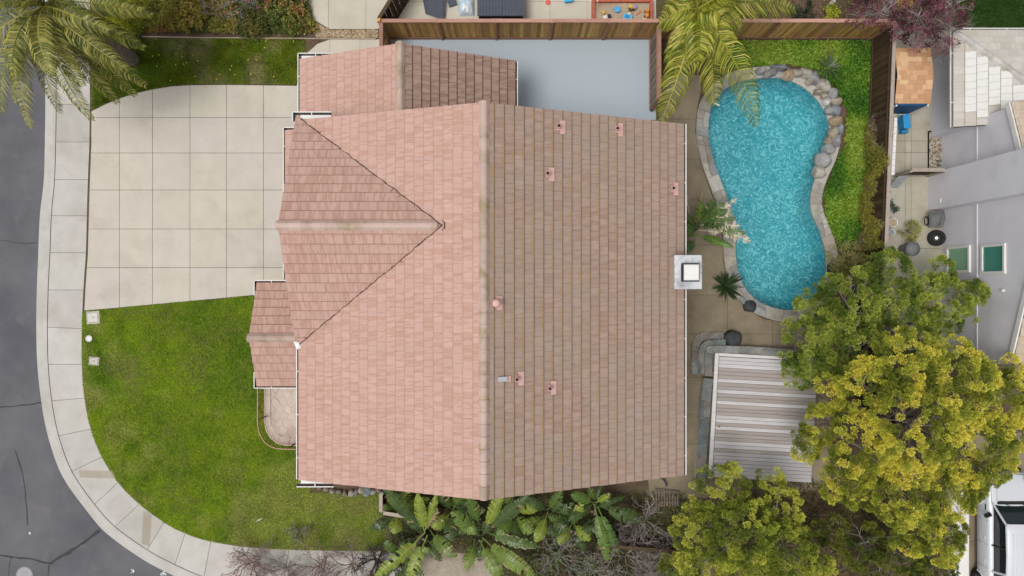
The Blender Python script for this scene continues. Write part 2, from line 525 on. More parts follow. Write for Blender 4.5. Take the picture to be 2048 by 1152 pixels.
def water_mat():
    n = N('pool_water')
    fr = n.t.nodes.new('ShaderNodeFresnel'); fr.inputs[0].default_value = 1.45
    tr = n.t.nodes.new('ShaderNodeBsdfTransparent'); tr.inputs[0].default_value = (.72, .955, .97, 1)
    gl = n.t.nodes.new('ShaderNodeBsdfGlossy'); gl.inputs['Roughness'].default_value = .06
    bp = n.t.nodes.new('ShaderNodeBump'); bp.inputs['Strength'].default_value = .7; bp.inputs['Distance'].default_value = .06
    n.L(n.noise(5.5, 3, .55, None, 2.0), bp.inputs['Height'])
    n.L(bp.outputs[0], gl.inputs['Normal']); n.L(bp.outputs[0], fr.inputs['Normal'])
    m = n.t.nodes.new('ShaderNodeMixShader')
    n.L(fr.outputs[0], m.inputs[0]); n.L(tr.outputs[0], m.inputs[1]); n.L(gl.outputs[0], m.inputs[2])
    n.L(m.outputs[0], n.out.inputs[0])
    return n.m
MT['water'] = water_mat()

# ================================================================== THE SETTING
G = 0.12       # yard level above the street
mb = MB(); mb.add([(-60, -60, 0), (60, -60, 0), (60, -8, 0), (-12, -8, 0), (-12, 60, 0), (-60, 60, 0)], [(0, 1, 2, 3, 4, 5)])
road = mb.build('road', MT['asphalt'], kind='structure')

def strip(path, w, z, wob=0.0):
    m = MB(); pts = [Vector(P2(*p)) for p in path]
    pts = [Vector((q.x, q.y)) for q in catmull([(p.x, p.y, 0) for p in pts], 5)]
    vs_ = []
    for i, p in enumerate(pts):
        d = (pts[min(i + 1, len(pts) - 1)] - pts[max(i - 1, 0)]).normalized()
        n = Vector((-d.y, d.x)); ww = w * random.uniform(.6, 1.3) / 2
        q = p + n * random.uniform(-wob, wob)
        vs_ += [(q.x + n.x * ww, q.y + n.y * ww, z), (q.x - n.x * ww, q.y - n.y * ww, z)]
    m.add(vs_, [(2 * i, 2 * i + 1, 2 * i + 3, 2 * i + 2) for i in range(len(pts) - 1)])
    return m
for path, wd in (([(200, 1060), (160, 1090), (125, 1112), (100, 1127)], .14), ([(100, 1127), (60, 1118), (22, 1114), (-30, 1105)], .07),
                 ([(100, 1127), (96, 1150), (95, 1200)], .06), ([(22, 1116), (18, 1140), (10, 1200)], .04),
                 ([(82, 805), (40, 811), (-20, 815)], .06), ([(30, 900), (48, 960), (55, 1050)], .05), ([(0, 480), (40, 487), (76, 486)], .03)):
    strip(path, wd, .004, .02).build('crack_sealant', MT['sealant'], road)

# sidewalk joints: (street edge, garden edge) in photo pixels
J = [((90, -80), (184, -80)), ((90, -15), (184, -15)), ((90, 60), (184, 60)), ((90, 135), (184, 135)), ((91, 210), (184, 210)), ((90, 285), (183, 285)),
     ((88, 360), (180, 360)), ((80, 432), (178, 432)), ((77, 505), (176, 506)), ((74, 580), (171, 580)), ((73, 653), (168, 657)),
     ((75, 728), (168, 728)), ((83, 803), (173, 795)), ((97, 875), (186, 857)), ((125, 952), (208, 912)), ((175, 1023), (240, 963)),
     ((215, 1068), (282, 1006)), ((285, 1118), (331, 1042)), ((345, 1150), (373, 1064)), ((405, 1178), (424, 1080)), ((480, 1200), (500, 1092)),
     ((560, 1210), (580, 1096)), ((640, 1213), (655, 1098)), ((720, 1214), (730, 1099)), ((800, 1214), (805, 1100))]
outer = catmull([(*P2(*a), 0) for a, b in J], 5)
inner = catmull([(*P2(*b), 0) for a, b in J], 5)
sw = MB()
walk = None
def lerp2(i, t):
    a, b = outer[i], inner[i]
    return Vector((a.x + (b.x - a.x) * t, a.y + (b.y - a.y) * t))
# gutter pan and kerb, one continuous casting
prof = [(0.0, .012), (.15, .02), (.17, .028), (.185, .11), (.20, .12), (.262, .12)]
vs_ = []
for i in range(len(outer)):
    for t, z in prof:
        q = lerp2(i, t); vs_.append((q.x, q.y, z))
k = len(prof)
mb = MB(); mb.add(vs_, [(i * k + j, (i + 1) * k + j, (i + 1) * k + j + 1, i * k + j + 1) for i in range(len(outer) - 1) for j in range(k - 1)])
mb.c = [(random.uniform(.93, 1.0),) * 3 for _ in mb.v]
mb.build('kerb', MT['sidewalk'], kind='structure', vcol=True)
mb = MB()
poly = [lerp2(i, .255) for i in range(len(outer))] + [lerp2(i, 1.0) for i in range(len(outer) - 1, -1, -1)]
mb.prism([(p.x, p.y) for p in poly], -.05, .092)
mb.c = [(.35, .33, .3)] * len(mb.v)
walk = mb.build('sidewalk', MT['sidewalk'], kind='structure', vcol=True)
for s in range(len(J) - 1):
    ids = list(range(s * 5, s * 5 + 6))
    a = [lerp2(i, .27) for i in ids]; b = [lerp2(i, .996) for i in ids][::-1]
    pg = a + b
    c = sum((p for p in pg), Vector((0, 0))) / len(pg)
    pg = [p + (c - p).normalized() * .011 for p in pg]
    m = MB(); sh = random.uniform(.90, 1.04); m.col = (sh, sh * random.uniform(.985, 1.0), sh * random.uniform(.96, 1.0))
    m.prism([(p.x, p.y) for p in pg], .05, .12, .006)
    m.build('slab', MT['sidewalk'], walk, vcol=True)
for q in ([(157, 941), (226, 942), (232, 957), (160, 955)], [(287, 1022), (303, 1026), (299, 1092), (283, 1088)]):
    m = MB(); m.col = (.76, .70, .62)
    m.add([(*P2(x, y, .125), .125) for x, y in q], [(3, 2, 1, 0)])
    m.build('patch_strip', MT['sidewalk'], walk, vcol=True)
# ribbed square cast into one sidewalk slab
m = MB(); m.col = (.86, .82, .77)
for i in range(9):
    a = Vector(P2(214 + i * 3.6, 1010 - i * 3.1)); b = Vector(P2(238 + i * 3.6, 1040 - i * 3.1))
    d = (b - a).normalized(); nn = Vector((-d.y, d.x)) * .014
    m.add([(*(a + nn), .1245), (*(a - nn), .1245), (*(b - nn), .1245), (*(b + nn), .1245)], [(0, 1, 2, 3)])
m.build('ribbed_square', MT['sidewalk'], walk, vcol=True)

# the pool outline (water edge)
POOL = [(1500, 160), (1532, 157), (1565, 159), (1600, 173), (1632, 200), (1652, 235), (1657, 272), (1648, 312), (1630, 352), (1619, 392), (1621, 425),
        (1635, 460), (1648, 500), (1650, 545), (1638, 583), (1610, 611), (1575, 621), (1535, 613), (1505, 596), (1482, 567), (1471, 530),
        (1468, 490), (1466, 445), (1455, 405), (1436, 355), (1421, 310), (1414, 265), (1419, 218), (1440, 187), (1468, 168)]
poolc = [Vector((p.x, p.y)) for p in catmull([(*P2(*q, .05), 0) for q in POOL], 4, True)]
def offset_loop(loop, d):
    n = len(loop); out = []
    for i in range(n):
        t = (loop[(i + 1) % n] - loop[i - 1]).normalized()
        out.append(loop[i] + Vector((-t.y, t.x)) * d)
    return out
# clockwise on screen = clockwise in XY as seen from above; left normal points outwards
pool_out = offset_loop(poolc, .50)
if abs(parea([(p.x, p.y) for p in pool_out])) < abs(parea([(p.x, p.y) for p in poolc])):
    SG = -1
else:
    SG = 1
pool_out = offset_loop(poolc, .50 * SG)
pool_mid = offset_loop(poolc, .03 * SG)

def sheet(name, pts, z, mat, hole=None, kind='structure', thick=0.0, vcol=False):
    bm = bmesh.new()
    def loop(ps):
        vs_ = [bm.verts.new((p[0], p[1], z)) for p in ps]
        return [bm.edges.new((vs_[i - 1], vs_[i])) for i in range(len(vs_))]
    es = loop(pts)
    if hole: es += loop(hole)
    bmesh.ops.triangle_fill(bm, use_beauty=True, use_dissolve=False, edges=es)
    bmesh.ops.recalc_face_normals(bm, faces=bm.faces)
    for f in bm.faces:
        if f.normal.z < 0: f.normal_flip()
    if thick:
        bnd = [e for e in bm.edges if e.is_boundary]
        r = bmesh.ops.extrude_edge_only(bm, edges=bnd)
        for v in [g for g in r['geom'] if isinstance(g, bmesh.types.BMVert)]: v.co.z -= thick
    me = bpy.data.meshes.new(name); bm.to_mesh(me); bm.free()
    me.materials.append(mat)
    if vcol:
        at = me.color_attributes.new('Col', 'FLOAT_COLOR', 'POINT')
        at.data.foreach_set('color', np.ones(len(me.vertices) * 4, dtype=np.float32))
    o = bpy.data.objects.new(name, me); COL.objects.link(o)
    return tag(o, kind=kind)
sheet('ground', [(-700, -700), (700, -700), (700, 700), (-700, 700)], -.06, MT['wild'], [(p.x, p.y) for p in pool_mid])
inn = [(p.x, p.y) for p in inner]
yard_pts = inn + [(inn[-1][0] + .02, -22), (70, -22), (70, 60), (inn[0][0], 60)]
sheet('yard', yard_pts, G - .012, MT['soil'], [(p.x, p.y) for p in pool_mid], thick=.15)

def poly_px(pts, h=G):
    return [P2(x, y, h) for x, y in pts]
def grid_slabs(name, poly, xs, ys, z, mat, gap=.012, thick=.05, h=G, base=(.32, .29, .25), var=.06, wob=0.0):
    """a paved area: dark bedding sheet + one slab per joint cell"""
    m = MB(); m.prism(poly, z - thick, z - .018); m.c = [base] * len(m.v)
    par = m.build(name, mat, kind='structure', vcol=True)
    X = [P(x, 0, h).x for x in xs]; Y = [P(0, y, h).y for y in ys]
    for i in range(len(X) - 1):
        for j in range(len(Y) - 1):
            y0, y1 = sorted((Y[j], Y[j + 1]))
            c = clip_rect(poly, X[i] + gap / 2, X[i + 1] - gap / 2, y0 + gap / 2, y1 - gap / 2)
            if not c or parea(c) < .02: continue
            s = MB(); v = 1 + random.uniform(-var, var); s.col = (v, v * random.uniform(.98, 1.01), v * random.uniform(.95, 1.01))
            dz = random.uniform(-.002, .002)
            s.prism(c, z - thick + .003, z + dz)
            s.build('slab', mat, par, vcol=True)
    return par
DRIVE = [(182.5, 223), (212, 208), (245, 195), (275, 186), (305, 179), (342, 173), (380, 170.5), (460, 170), (620, 172), (640, 240), (640, 560), (516, 562), (516, 589), (400, 600), (280, 611), (169, 621), (171, 580), (176, 506), (178, 432), (180, 360), (183, 285)]
drive = grid_slabs('driveway', poly_px(DRIVE), [160, 239, 305, 380, 453, 527, 660], [150, 235, 306, 380, 458, 535, 640], .125, MT['drive'], .018, var=.018)
# neighbour's front path, small strip of path by the wing, gravel
grid_slabs('neighbour_path', poly_px([(590, -60), (770, -60), (792, 5), (757, 58), (660, 58), (628, 40), (615, 15)]), [500, 657, 732, 900], [-80, -10, 80], .13, MT['patio_tan'])
grid_slabs('side_path', poly_px([(760, 79), (660, 79), (635, 88), (610, 110), (598, 140), (594, 172), (640, 172), (700, 150), (790, 120), (790, 79)]), [560, 660, 720, 800], [60, 200], .13, MT['patio_tan'])
m = MB(); m.prism(poly_px([(786, 78), (1312, 78), (1312, 260), (1000, 300), (760, 300), (772, 90)]), .05, .13)
m.build('side_patio', MT['patio_blue'], kind='structure')
DECK = [(1318, 150), (1400, 150), (1402, 180), (1394, 215), (1390, 262), (1398, 315), (1412, 360), (1430, 408), (1443, 450), (1445, 495), (1447, 532), (1459, 575),
        (1488, 614), (1526, 638), (1575, 646), (1625, 640), (1660, 690), (1660, 980), (1300, 1000), (1230, 240), (1318, 240)]
grid_slabs('pool_deck', poly_px(DECK), [1220, 1455, 1545, 1680], [140, 238, 318, 400, 490, 590, 668, 755, 828, 888, 1010], .135, MT['deck_conc'], .014, base=(.35, .33, .3), var=.1)
# right-hand neighbour's side yard
grid_slabs('neighbour_side_yard', poly_px([(1772, 60), (1920, 60), (1920, 262), (1886, 262), (1886, 640), (1900, 700), (1772, 700)]),
           [1760, 1810, 1822, 1890, 1930], [50, 132, 212, 282, 305, 352, 497, 720], .13, MT['neigh_conc'], .016, var=.08)
grid_slabs('neighbour_driveway', poly_px([(1938, 870), (2150, 860), (2150, 1240), (1928, 1240)]), [1900, 2052, 2200], [800, 938, 1008, 1082, 1300], .13, MT['deck_conc'], .014, base=(.4, .38, .36))
sheet('sandy_ground', [P2(x, y, G) for x, y in ((812, 1098), (870, 1104), (960, 1108), (1000, 1125), (1020, 1160), (1010, 1210), (806, 1210))], G + .002, MT['sandy'])
sheet('far_turf', poly_px([(1905, -80), (2200, -80), (2200, 70), (1905, 70)]), G + .012, MT['turf2'])
grid_slabs('far_patio', poly_px([(806, -80), (1312, -80), (1312, 44), (775, 44)]), [700, 1100, 1174, 1400], [-100, 3, 60], .13, MT['patio_tan'])

LAWN = None
lawn_in = [(p.x, p.y) for p in inner if p.y < P(0, 622).y and p.x < P(772, 0).x]
LAWN_W = lawn_in + [P2(x, y, G) for x, y in ((772, 1097), (765, 985), (620, 985), (620, 591), (515, 590.5), (400, 601), (280, 612), (170, 622))]
LAWN2 = [(184, 78), (610, 78), (610, 110), (597, 140), (593, 169), (460, 168), (380, 168.5), (342, 171), (305, 177), (275, 184), (245, 194), (210, 208), (184, 220)]
sheet('front_lawn', LAWN_W, G + .004, MT['lawn'])
sheet('side_lawn', poly_px(LAWN2), G + .004, MT['lawn'])

def grass(name, poly, n, pal, dry, size=(.05, .10), dryness=.5, z=G):
    x, y = scatter(poly, n); n = len(x)
    nz = vnoise(x, y, .45) * .4 + vnoise(x, y, 1.7) * .35 + vnoise(x, y, 5) * .25
    nz2 = vnoise(x + 31, y - 17, .33) * .6 + vnoise(x - 9, y + 5, 1.3) * .4
    t = np.clip((nz - .3) / .4, 0, 1)[:, None]
    c = np.array(pal[0]) * (1 - t) + np.array(pal[1]) * t
    d = (np.clip((nz2 - (1 - dryness)) / .18, 0, 1) * rng.uniform(.2, 1, n))[:, None]
    c = c * (1 - d) + np.array(dry) * d
    c = c * rng.uniform(.6, 1.4, (n, 1))
    a = rng.uniform(0, 2 * np.pi, n) ; L = rng.uniform(*size, n); lean = rng.uniform(.3, 1.0, n)
    # mown swaths make neighbours lean together
    a = a * .45 + vnoise(x, y, 1.1) * 9
    wd = L * .16
    px, py = -np.sin(a) * wd, np.cos(a) * wd
    V = np.zeros((n, 3, 3), dtype=np.float32)
    V[:, 0] = np.stack([x - px, y - py, np.full(n, z)], 1)
    V[:, 1] = np.stack([x + px, y + py, np.full(n, z)], 1)
    V[:, 2] = np.stack([x + np.cos(a) * L * lean, y + np.sin(a) * L * lean, z + L * np.sqrt(np.maximum(1 - (lean * .85) ** 2, .05))], 1)
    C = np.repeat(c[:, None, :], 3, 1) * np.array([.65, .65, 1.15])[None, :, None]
    return np_mesh(name, V.reshape(-1, 3), np.arange(n * 3).reshape(-1, 3), C.reshape(-1, 3), MT['grass'], kind='stuff')
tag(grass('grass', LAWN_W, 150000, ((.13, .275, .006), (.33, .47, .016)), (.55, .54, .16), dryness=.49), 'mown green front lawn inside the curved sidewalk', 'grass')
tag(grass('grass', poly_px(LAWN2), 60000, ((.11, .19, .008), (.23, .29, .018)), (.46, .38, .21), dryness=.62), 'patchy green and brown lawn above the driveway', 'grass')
tag(grass('grass', poly_px([(1905, -60), (2100, -60), (2100, 66), (1905, 66)]), 22000, ((.02, .06, .006), (.04, .085, .012)), (.06, .09, .02), dryness=.2), 'even dark green lawn beyond the pale tiled roof', 'grass')

# header board between the planting bed and the side lawn
m = MB()
pa = [P(x, y, G) for x, y in ((285, 74), (400, 76), (520, 77), (640, 78), (752, 78))]
for i in range(4):
    a, b = pa[i], pa[i + 1]; d = b - a
    m2 = MB(); m2.bbox(((a + b) / 2) - Vector((0, 0, .02)), (d.length - .01, .05, .10), .008, math.atan2(d.y, d.x))
    m2.c = [(1, .95, .85)] * len(m2.v)
    m2.build('edging_board', MT['fence_grey'], label='weathered timber edging between the planting bed and the lawn', cat='edging', group='edging boards along the side lawn', vcol=True)

def pebbles(name, poly, n, r, cols, z=G, label=None, cat=None):
    x, y = scatter(poly, n); n = len(x)
    rad = rng.uniform(r[0], r[1], n); a = rng.uniform(0, np.pi, n); e = rng.uniform(.6, 1, n)
    K = 6
    th = np.arange(K) / K * 2 * np.pi
    V = np.zeros((n, 2 * K + 1, 3), dtype=np.float32)
    for lev, (s, hz) in enumerate(((1.0, .0), (.72, .55))):
        lx = np.cos(th)[None] * rad[:, None] * s; ly = np.sin(th)[None] * (rad * e)[:, None] * s
        V[:, lev * K:(lev + 1) * K, 0] = x[:, None] + lx * np.cos(a)[:, None] - ly * np.sin(a)[:, None]
        V[:, lev * K:(lev + 1) * K, 1] = y[:, None] + lx * np.sin(a)[:, None] + ly * np.cos(a)[:, None]
        V[:, lev * K:(lev + 1) * K, 2] = z + (rad * hz)[:, None]
    V[:, 2 * K] = np.stack([x, y, z + rad * .75], 1)
    f = []
    for k_ in range(K):
        l = (k_ + 1) % K
        f += [(k_, l, K + l), (k_, K + l, K + k_), (K + k_, K + l, 2 * K)]
    f = np.array(f)
    Fq = (f[None] + (np.arange(n) * (2 * K + 1))[:, None, None]).reshape(-1, 3)
    cs = np.array(cols)[rng.integers(0, len(cols), n)] * rng.uniform(.7, 1.2, (n, 1))
    return np_mesh(name, V.reshape(-1, 3), Fq, np.repeat(cs, 2 * K + 1, 0), MT['pebble'], kind='stuff', label=label, cat=cat)
pebbles('gravel', poly_px([(632, 45), (660, 60), (757, 59), (757, 75), (632, 75)]), 1500, (.02, .045),
        [(.42, .30, .17), (.50, .39, .25), (.33, .22, .12), (.55, .47, .36)], label='tan river gravel strip beside the neighbour path', cat='gravel')
pebbles('gravel', poly_px([(1858, 265), (1884, 265), (1884, 348), (1858, 348)]), 260, (.035, .07),
        [(.33, .25, .17), (.42, .36, .29), (.22, .16, .10), (.5, .47, .42)], G + .01, label='river stones in a bed along the lavender wall', cat='gravel')

# ================================================================== THE HOUSE
house = thing('house', (-0.9, -0.4, G), 'two-storey house with pink and brown concrete tile roof', 'house')
EX, TW = .352, .325
_tilemesh = {}
def tile_mesh(matname, k, w_=TW, ex=EX):
    key = (matname, k, round(w_, 3), round(ex, 3))
    if key in _tilemesh: return _tilemesh[key]
    m = MB()
    r = (k + .5) / 24
    add_tile(m, [(0.0012, 0), (w_ - .0012, 0), (w_ - .0012, ex + .03), (0.0012, ex + .03)], 0, 0, w_, ex, r, lambda u, v, z: (u, v, z))
    me = bpy.data.meshes.new('tile')
    me.from_pydata(m.v, [], m.f)
    at = me.color_attributes.new('Col', 'FLOAT_COLOR', 'POINT')
    at.data.foreach_set('color', np.array([(*c, 1) for c in m.c], dtype=np.float32).ravel())
    me.materials.append(MT[matname])
    _tilemesh[key] = me
    return me
def add_tile(m, poly, u0, v0, w_, ex, r, fn, lift=0.0):
    n = len(poly)
    a = sum(poly[i - 1][0] * poly[i][1] - poly[i][0] * poly[i - 1][1] for i in range(n))
    if a < 0: poly = poly[::-1]
    zt = lambda v: .056 - .034 * (v - v0) / ex + lift
    top = [fn(u, v, zt(v)) for u, v in poly]
    bot = [fn(u, v, max(zt(v) - .034, .0)) for u, v in poly]
    b = len(m.v)
    m.v += [tuple(p) for p in top] + [tuple(p) for p in bot]
    cc = [(r, min(max((u - u0) / w_, 0), 1), min(max((v - v0) / ex, 0), 1)) for u, v in poly]
    m.c += cc + cc
    m.f.append(tuple(range(b, b + n)))
    for i in range(n):
        j = (i + 1) % n
        m.f.append((b + j, b + i, b + n + i, b + n + j))

def plane_frame(poly3, eave):
    O = Vector(eave[0]); U = (Vector(eave[1]) - O).normalized()
    best = None
    for p in poly3:
        d = Vector(p) - O; d = d - U * d.dot(U)
        if best is None or d.length > best.length: best = d
    V = best.normalized()
    Nn = U.cross(V)
    if Nn.z < 0: U = -U; Nn = U.cross(V)
    return O, U, V, Nn
ALL_TILES = []
def roof_plane(roof, poly3, eave, matname, collect=None, tw=TW, ex=EX, ufix=0.0):
    """underlay + tiles of one roof slope; whole tiles go to `collect`, the cut ones and the rest to one mesh"""
    O, U, V, Nn = plane_frame(poly3, eave)
    p2 = [((Vector(p) - O).dot(U), (Vector(p) - O).dot(V)) for p in poly3]
    mu = MB(); mu.add([Vector(p) - Nn * .005 for p in poly3] + [Vector(p) - Nn * .12 for p in poly3],
                      [tuple(range(len(poly3)))] + [(i, (i + 1) % len(poly3), len(poly3) + (i + 1) % len(poly3), len(poly3) + i) for i in range(len(poly3))])
    mu.build('roof_deck', MT['under'], roof)
    us = [p[0] for p in p2]; vs_ = [p[1] for p in p2]
    cut = MB()
    fn = lambda u, v, z: O + U * u + V * v + Nn * z
    i = 0; v0 = -.03
    while v0 < max(vs_) - .01:
        off = (i % 2) * tw * .5 + ufix + random.uniform(-.012, .012)
        j = math.floor((min(us) - off) / tw) - 1
        while j * tw + off < max(us):
            u0 = j * tw + off
            pc = [(u, v - 0.0) for u, v in p2]
            # let the first course overhang the eave
            pc = [(u, v - .03 if v < .001 else v) for u, v in pc]
            c = clip_rect(pc, u0, u0 + tw, v0, v0 + ex)
            r = random.random()
            if c and parea(c) > .004:
                if abs(parea(c) - tw * ex) < 1e-3:
                    ctr = fn(u0 + tw / 2, v0 + ex / 2, 0)
                    rec = (ctr.z, u0, v0, r, O, U, V, Nn, matname, roof, cut, tw, ex)
                    if collect is None:
                        c = [(u0 + .0012, v0), (u0 + tw - .0012, v0), (u0 + tw - .0012, v0 + ex + .03), (u0 + .0012, v0 + ex + .03)]
                        add_tile(cut, c, u0, v0, tw, ex, r, fn, random.uniform(-.004, .004))
                    else:
                        collect.append(rec)
                else:
                    add_tile(cut, c, u0, v0, tw, ex, r, fn, random.uniform(-.003, .003))
            j += 1
        v0 += ex; i += 1
    return cut, MT[matname], roof
def finish_tiles(collect, cuts, limit, stuff_name='roof_tiles'):
    collect.sort(key=lambda t: -t[0])
    for n_, (z, u0, v0, r, O, U, V, Nn, matname, roof, cut, tw, ex) in enumerate(collect):
        if n_ < limit:
            o = bpy.data.objects.new('tile', tile_mesh(matname, int(r * 24), tw, ex))
            COL.objects.link(o)
            B = O + U * u0 + V * v0 + Nn * random.uniform(-.003, .004)
            o.parent = roof
            o.matrix_basis = Matrix(((U.x, V.x, Nn.x, B.x), (U.y, V.y, Nn.y, B.y), (U.z, V.z, Nn.z, B.z), (0, 0, 0, 1)))
        else:
            fn = lambda u, v, zz: O + U * u + V * v + Nn * zz
            c = [(u0 + .0012, v0), (u0 + tw - .0012, v0), (u0 + tw - .0012, v0 + ex + .03), (u0 + .0012, v0 + ex + .03)]
            add_tile(cut, c, u0, v0, tw, ex, r, fn, random.uniform(-.003, .003))
    for cut, mat, roof in cuts:
        if cut.v:
            cut.build(stuff_name, mat, roof, vcol=True, kind='stuff')

def roof_part(name, parent):
    """a roof is a part of its house: its ridge board carries the tiles"""
    return None
RX, RZ = -0.9, 8.0
YN, YS = 5.98, -6.83
LE, LZ = -7.55, 5.70
REx, RZe = 6.23, 5.10
CR = (-2.29, 2.06, 7.52)
def beam(name, a, b, parent, w_=.06, drop=.2, mat='under'):
    a, b = Vector(a), Vector(b); d = b - a
    m = MB(); M = Matrix.Translation((a + b) / 2) @ d.to_track_quat('X', 'Z').to_matrix().to_4x4()
    m.box((0, 0, -drop), (d.length, w_, .2), M=M)
    return m.build(name, MT[mat], parent)
roof_main = beam('roof', (RX, YS + .1, RZ), (RX, YN - .1, RZ), house)
roof_cross = beam('roof', (-7.6, 2.06, 7.52), (-2.6, 2.06, 7.52), house)
roof_wing = beam('roof', (-4.15, 5.5, 4.7), (-4.15, 9.0, 4.7), house)
roof_entry = beam('roof', (-10.1, -1.93, 3.63), (-7.3, -1.93, 3.63), house)
roof_pent = beam('roof', (-7.35, .4, 3.4), (-7.35, 6.2, 3.4), house)
front = [(LE, YS, LZ), (-7.6, -2.03, 5.68), CR, (-7.5, YN, 5.71), (RX, YN, RZ), (RX, YS, RZ)]
rear = [(REx, YS, RZe), (REx, YN, RZe), (RX, YN, RZ), (RX, YS, RZ)]
cuts = []
cuts.append(roof_plane(roof_main, front, (front[0], (LE, YN, LZ)), 'tile_front', ALL_TILES))
cuts.append(roof_plane(roof_main, rear, (rear[0], rear[1]), 'tile_rear', ALL_TILES))
cn = [(-7.7, 6.04, 5.68), (-7.58, 6.04, 5.68), CR, (-7.7, 2.06, 7.52)]
cs = [(-7.7, -2.03, 5.68), (-7.58, -2.03, 5.68), CR, (-7.7, 2.06, 7.52)]
cuts.append(roof_plane(roof_cross, cn, (cn[0], cn[1]), 'tile_entry', ALL_TILES))
cuts.append(roof_plane(roof_cross, cs, (cs[0], cs[1]), 'tile_entry', ALL_TILES))
wl = [(-8.35, 9.06, 3.0), (-8.35, 5.4, 3.0), (-4.15, 5.4, 4.7), (-4.15, 9.06, 4.7)]
wr = [(.1, 5.4, 2.8), (.1, 9.06, 2.8), (-4.15, 9.06, 4.7), (-4.15, 5.4, 4.7)]
cuts.append(roof_plane(roof_wing, wl, (wl[0], wl[1]), 'tile_front', ALL_TILES))
cuts.append(roof_plane(roof_wing, wr, (wr[0], wr[1]), 'tile_wing', ALL_TILES))
en = [(-10.16, .18, 2.8), (-7.2, .18, 2.8), (-7.2, -1.93, 3.63), (-10.16, -1.93, 3.63)]
es_ = [(-10.16, -3.87, 2.8), (-7.2, -3.87, 2.8), (-7.2, -1.93, 3.63), (-10.16, -1.93, 3.63)]
cuts.append(roof_plane(roof_entry, en, (en[0], en[1]), 'tile_entry', ALL_TILES))
cuts.append(roof_plane(roof_entry, es_, (es_[0], es_[1]), 'tile_entry', ALL_TILES))
pt = [(-9.02, 6.3, 2.72), (-9.02, .25, 2.72), (-7.2, .25, 3.4), (-7.2, 6.3, 3.4)]
cuts.append(roof_plane(roof_pent, pt, (pt[0], pt[1]), 'tile_front', ALL_TILES))
finish_tiles(ALL_TILES, cuts, 290)

# ridge tiles, each its own piece
_ridge_me = {}
def ridge_run(a, b, roof, half=.20, n=None, sag=.085, tint=((1, 1, 1),)):
    a, b = Vector(a), Vector(b); L = (b - a).length
    n = n or max(int(L / .40), 1); st = L / n
    d = (b - a).normalized(); side = Vector((0, 0, 1)).cross(d).normalized(); up = d.cross(side)
    for i in range(n):
        k = (round(half, 3), round(st, 3), random.randrange(6), tint[0])
        if k not in _ridge_me:
            m = MB(); t = random.choice(tint); s = random.uniform(.88, 1.08); m.col = (t[0] * s, t[1] * s, t[2] * s)
            pf = [(-half, -sag), (-half * .45, .035), (-.02, .055), (.02, .055), (half * .45, .035), (half, -sag)]
            ps = []
            for x, dz in ((0, .0), (st + .04, .034)):
                for y, z in pf: ps.append((x, y, z + dz))
                for y, z in pf: ps.append((x, y * .93, z + dz - .025))
            q = len(pf)
            fs = [(j, j + 1, 2 * q + j + 1, 2 * q + j)[::-1] for j in range(q - 1)]
            fs += [(2 * q + j, 2 * q + j + 1, 3 * q + j + 1, 3 * q + j) for j in range(q - 1)]
            fs += [(j + 1, j, q + j, q + j + 1) for j in range(q - 1)]
            m.add(ps, fs)
            me = bpy.data.meshes.new('ridge_tile'); me.from_pydata(m.v, [], m.f)
            at = me.color_attributes.new('Col', 'FLOAT_COLOR', 'POINT')
            at.data.foreach_set('color', np.array([(*c, 1) for c in m.c], dtype=np.float32).ravel())
            me.materials.append(MT['ridge']); _ridge_me[k] = me
        o = bpy.data.objects.new('ridge_tile', _ridge_me[k]); COL.objects.link(o)
        o.parent = roof
        B = a + d * (i * st) + up * .05
        o.matrix_basis = Matrix(((d.x, side.x, up.x, B.x), (d.y, side.y, up.y, B.y), (d.z, side.z, up.z, B.z), (0, 0, 0, 1)))
ridge_run((RX, YS, RZ), (RX, YN, RZ), roof_main, .175)
ridge_run((-2.45, 2.06, 7.50), (-7.72, 2.06, 7.52), roof_cross, .17)
ridge_run((-4.15, 5.6, 4.7), (-4.15, 9.08, 4.7), roof_wing, .17)
ridge_run((-7.3, -1.93, 3.63), (-10.18, -1.93, 3.63), roof_entry, .17)
# dark valley channels with caught leaves
for b_ in ((-7.5, 6.0, 5.7), (-7.6, -2.03, 5.68)):
    m = MB()
    A, B = Vector(CR) + Vector((0, 0, .06)), Vector(b_) + Vector((0, 0, .06))
    pts = []
    for i in range(40):
        t = i / 39
        p = A.lerp(B, t) + Vector((random.uniform(-.02, .02), random.uniform(-.02, .02), .012)); pts.append(p)
    m.tube(pts, [random.uniform(.006, .019) for _ in pts], 4)
    for _ in range(16):
        p = A.lerp(B, random.random()); q = p + Vector((random.uniform(-.14, .14), random.uniform(-.12, .12), .03))
        m.tube([p, q], [.012, .004], 3)
    m.build('valley_channel', MT['gutter_in'], roof_main)
m = MB(); a = Vector(CR) + Vector((.05, 0, .07))
m.tube([a + Vector((-.05, .17, -.03)), a + Vector((.03, .08, .02)), a + Vector((.03, -.08, .02)), a + Vector((-.05, -.17, -.03))], .022, 4)
m.build('ridge_end_mortar', MT['gutter_in'], roof_cross)
m = MB(); m.box((-7.62, -2.02, 5.74), (.16, .30, .06), .35); m.build('diverter_flashing', MT['metal'], roof_main)

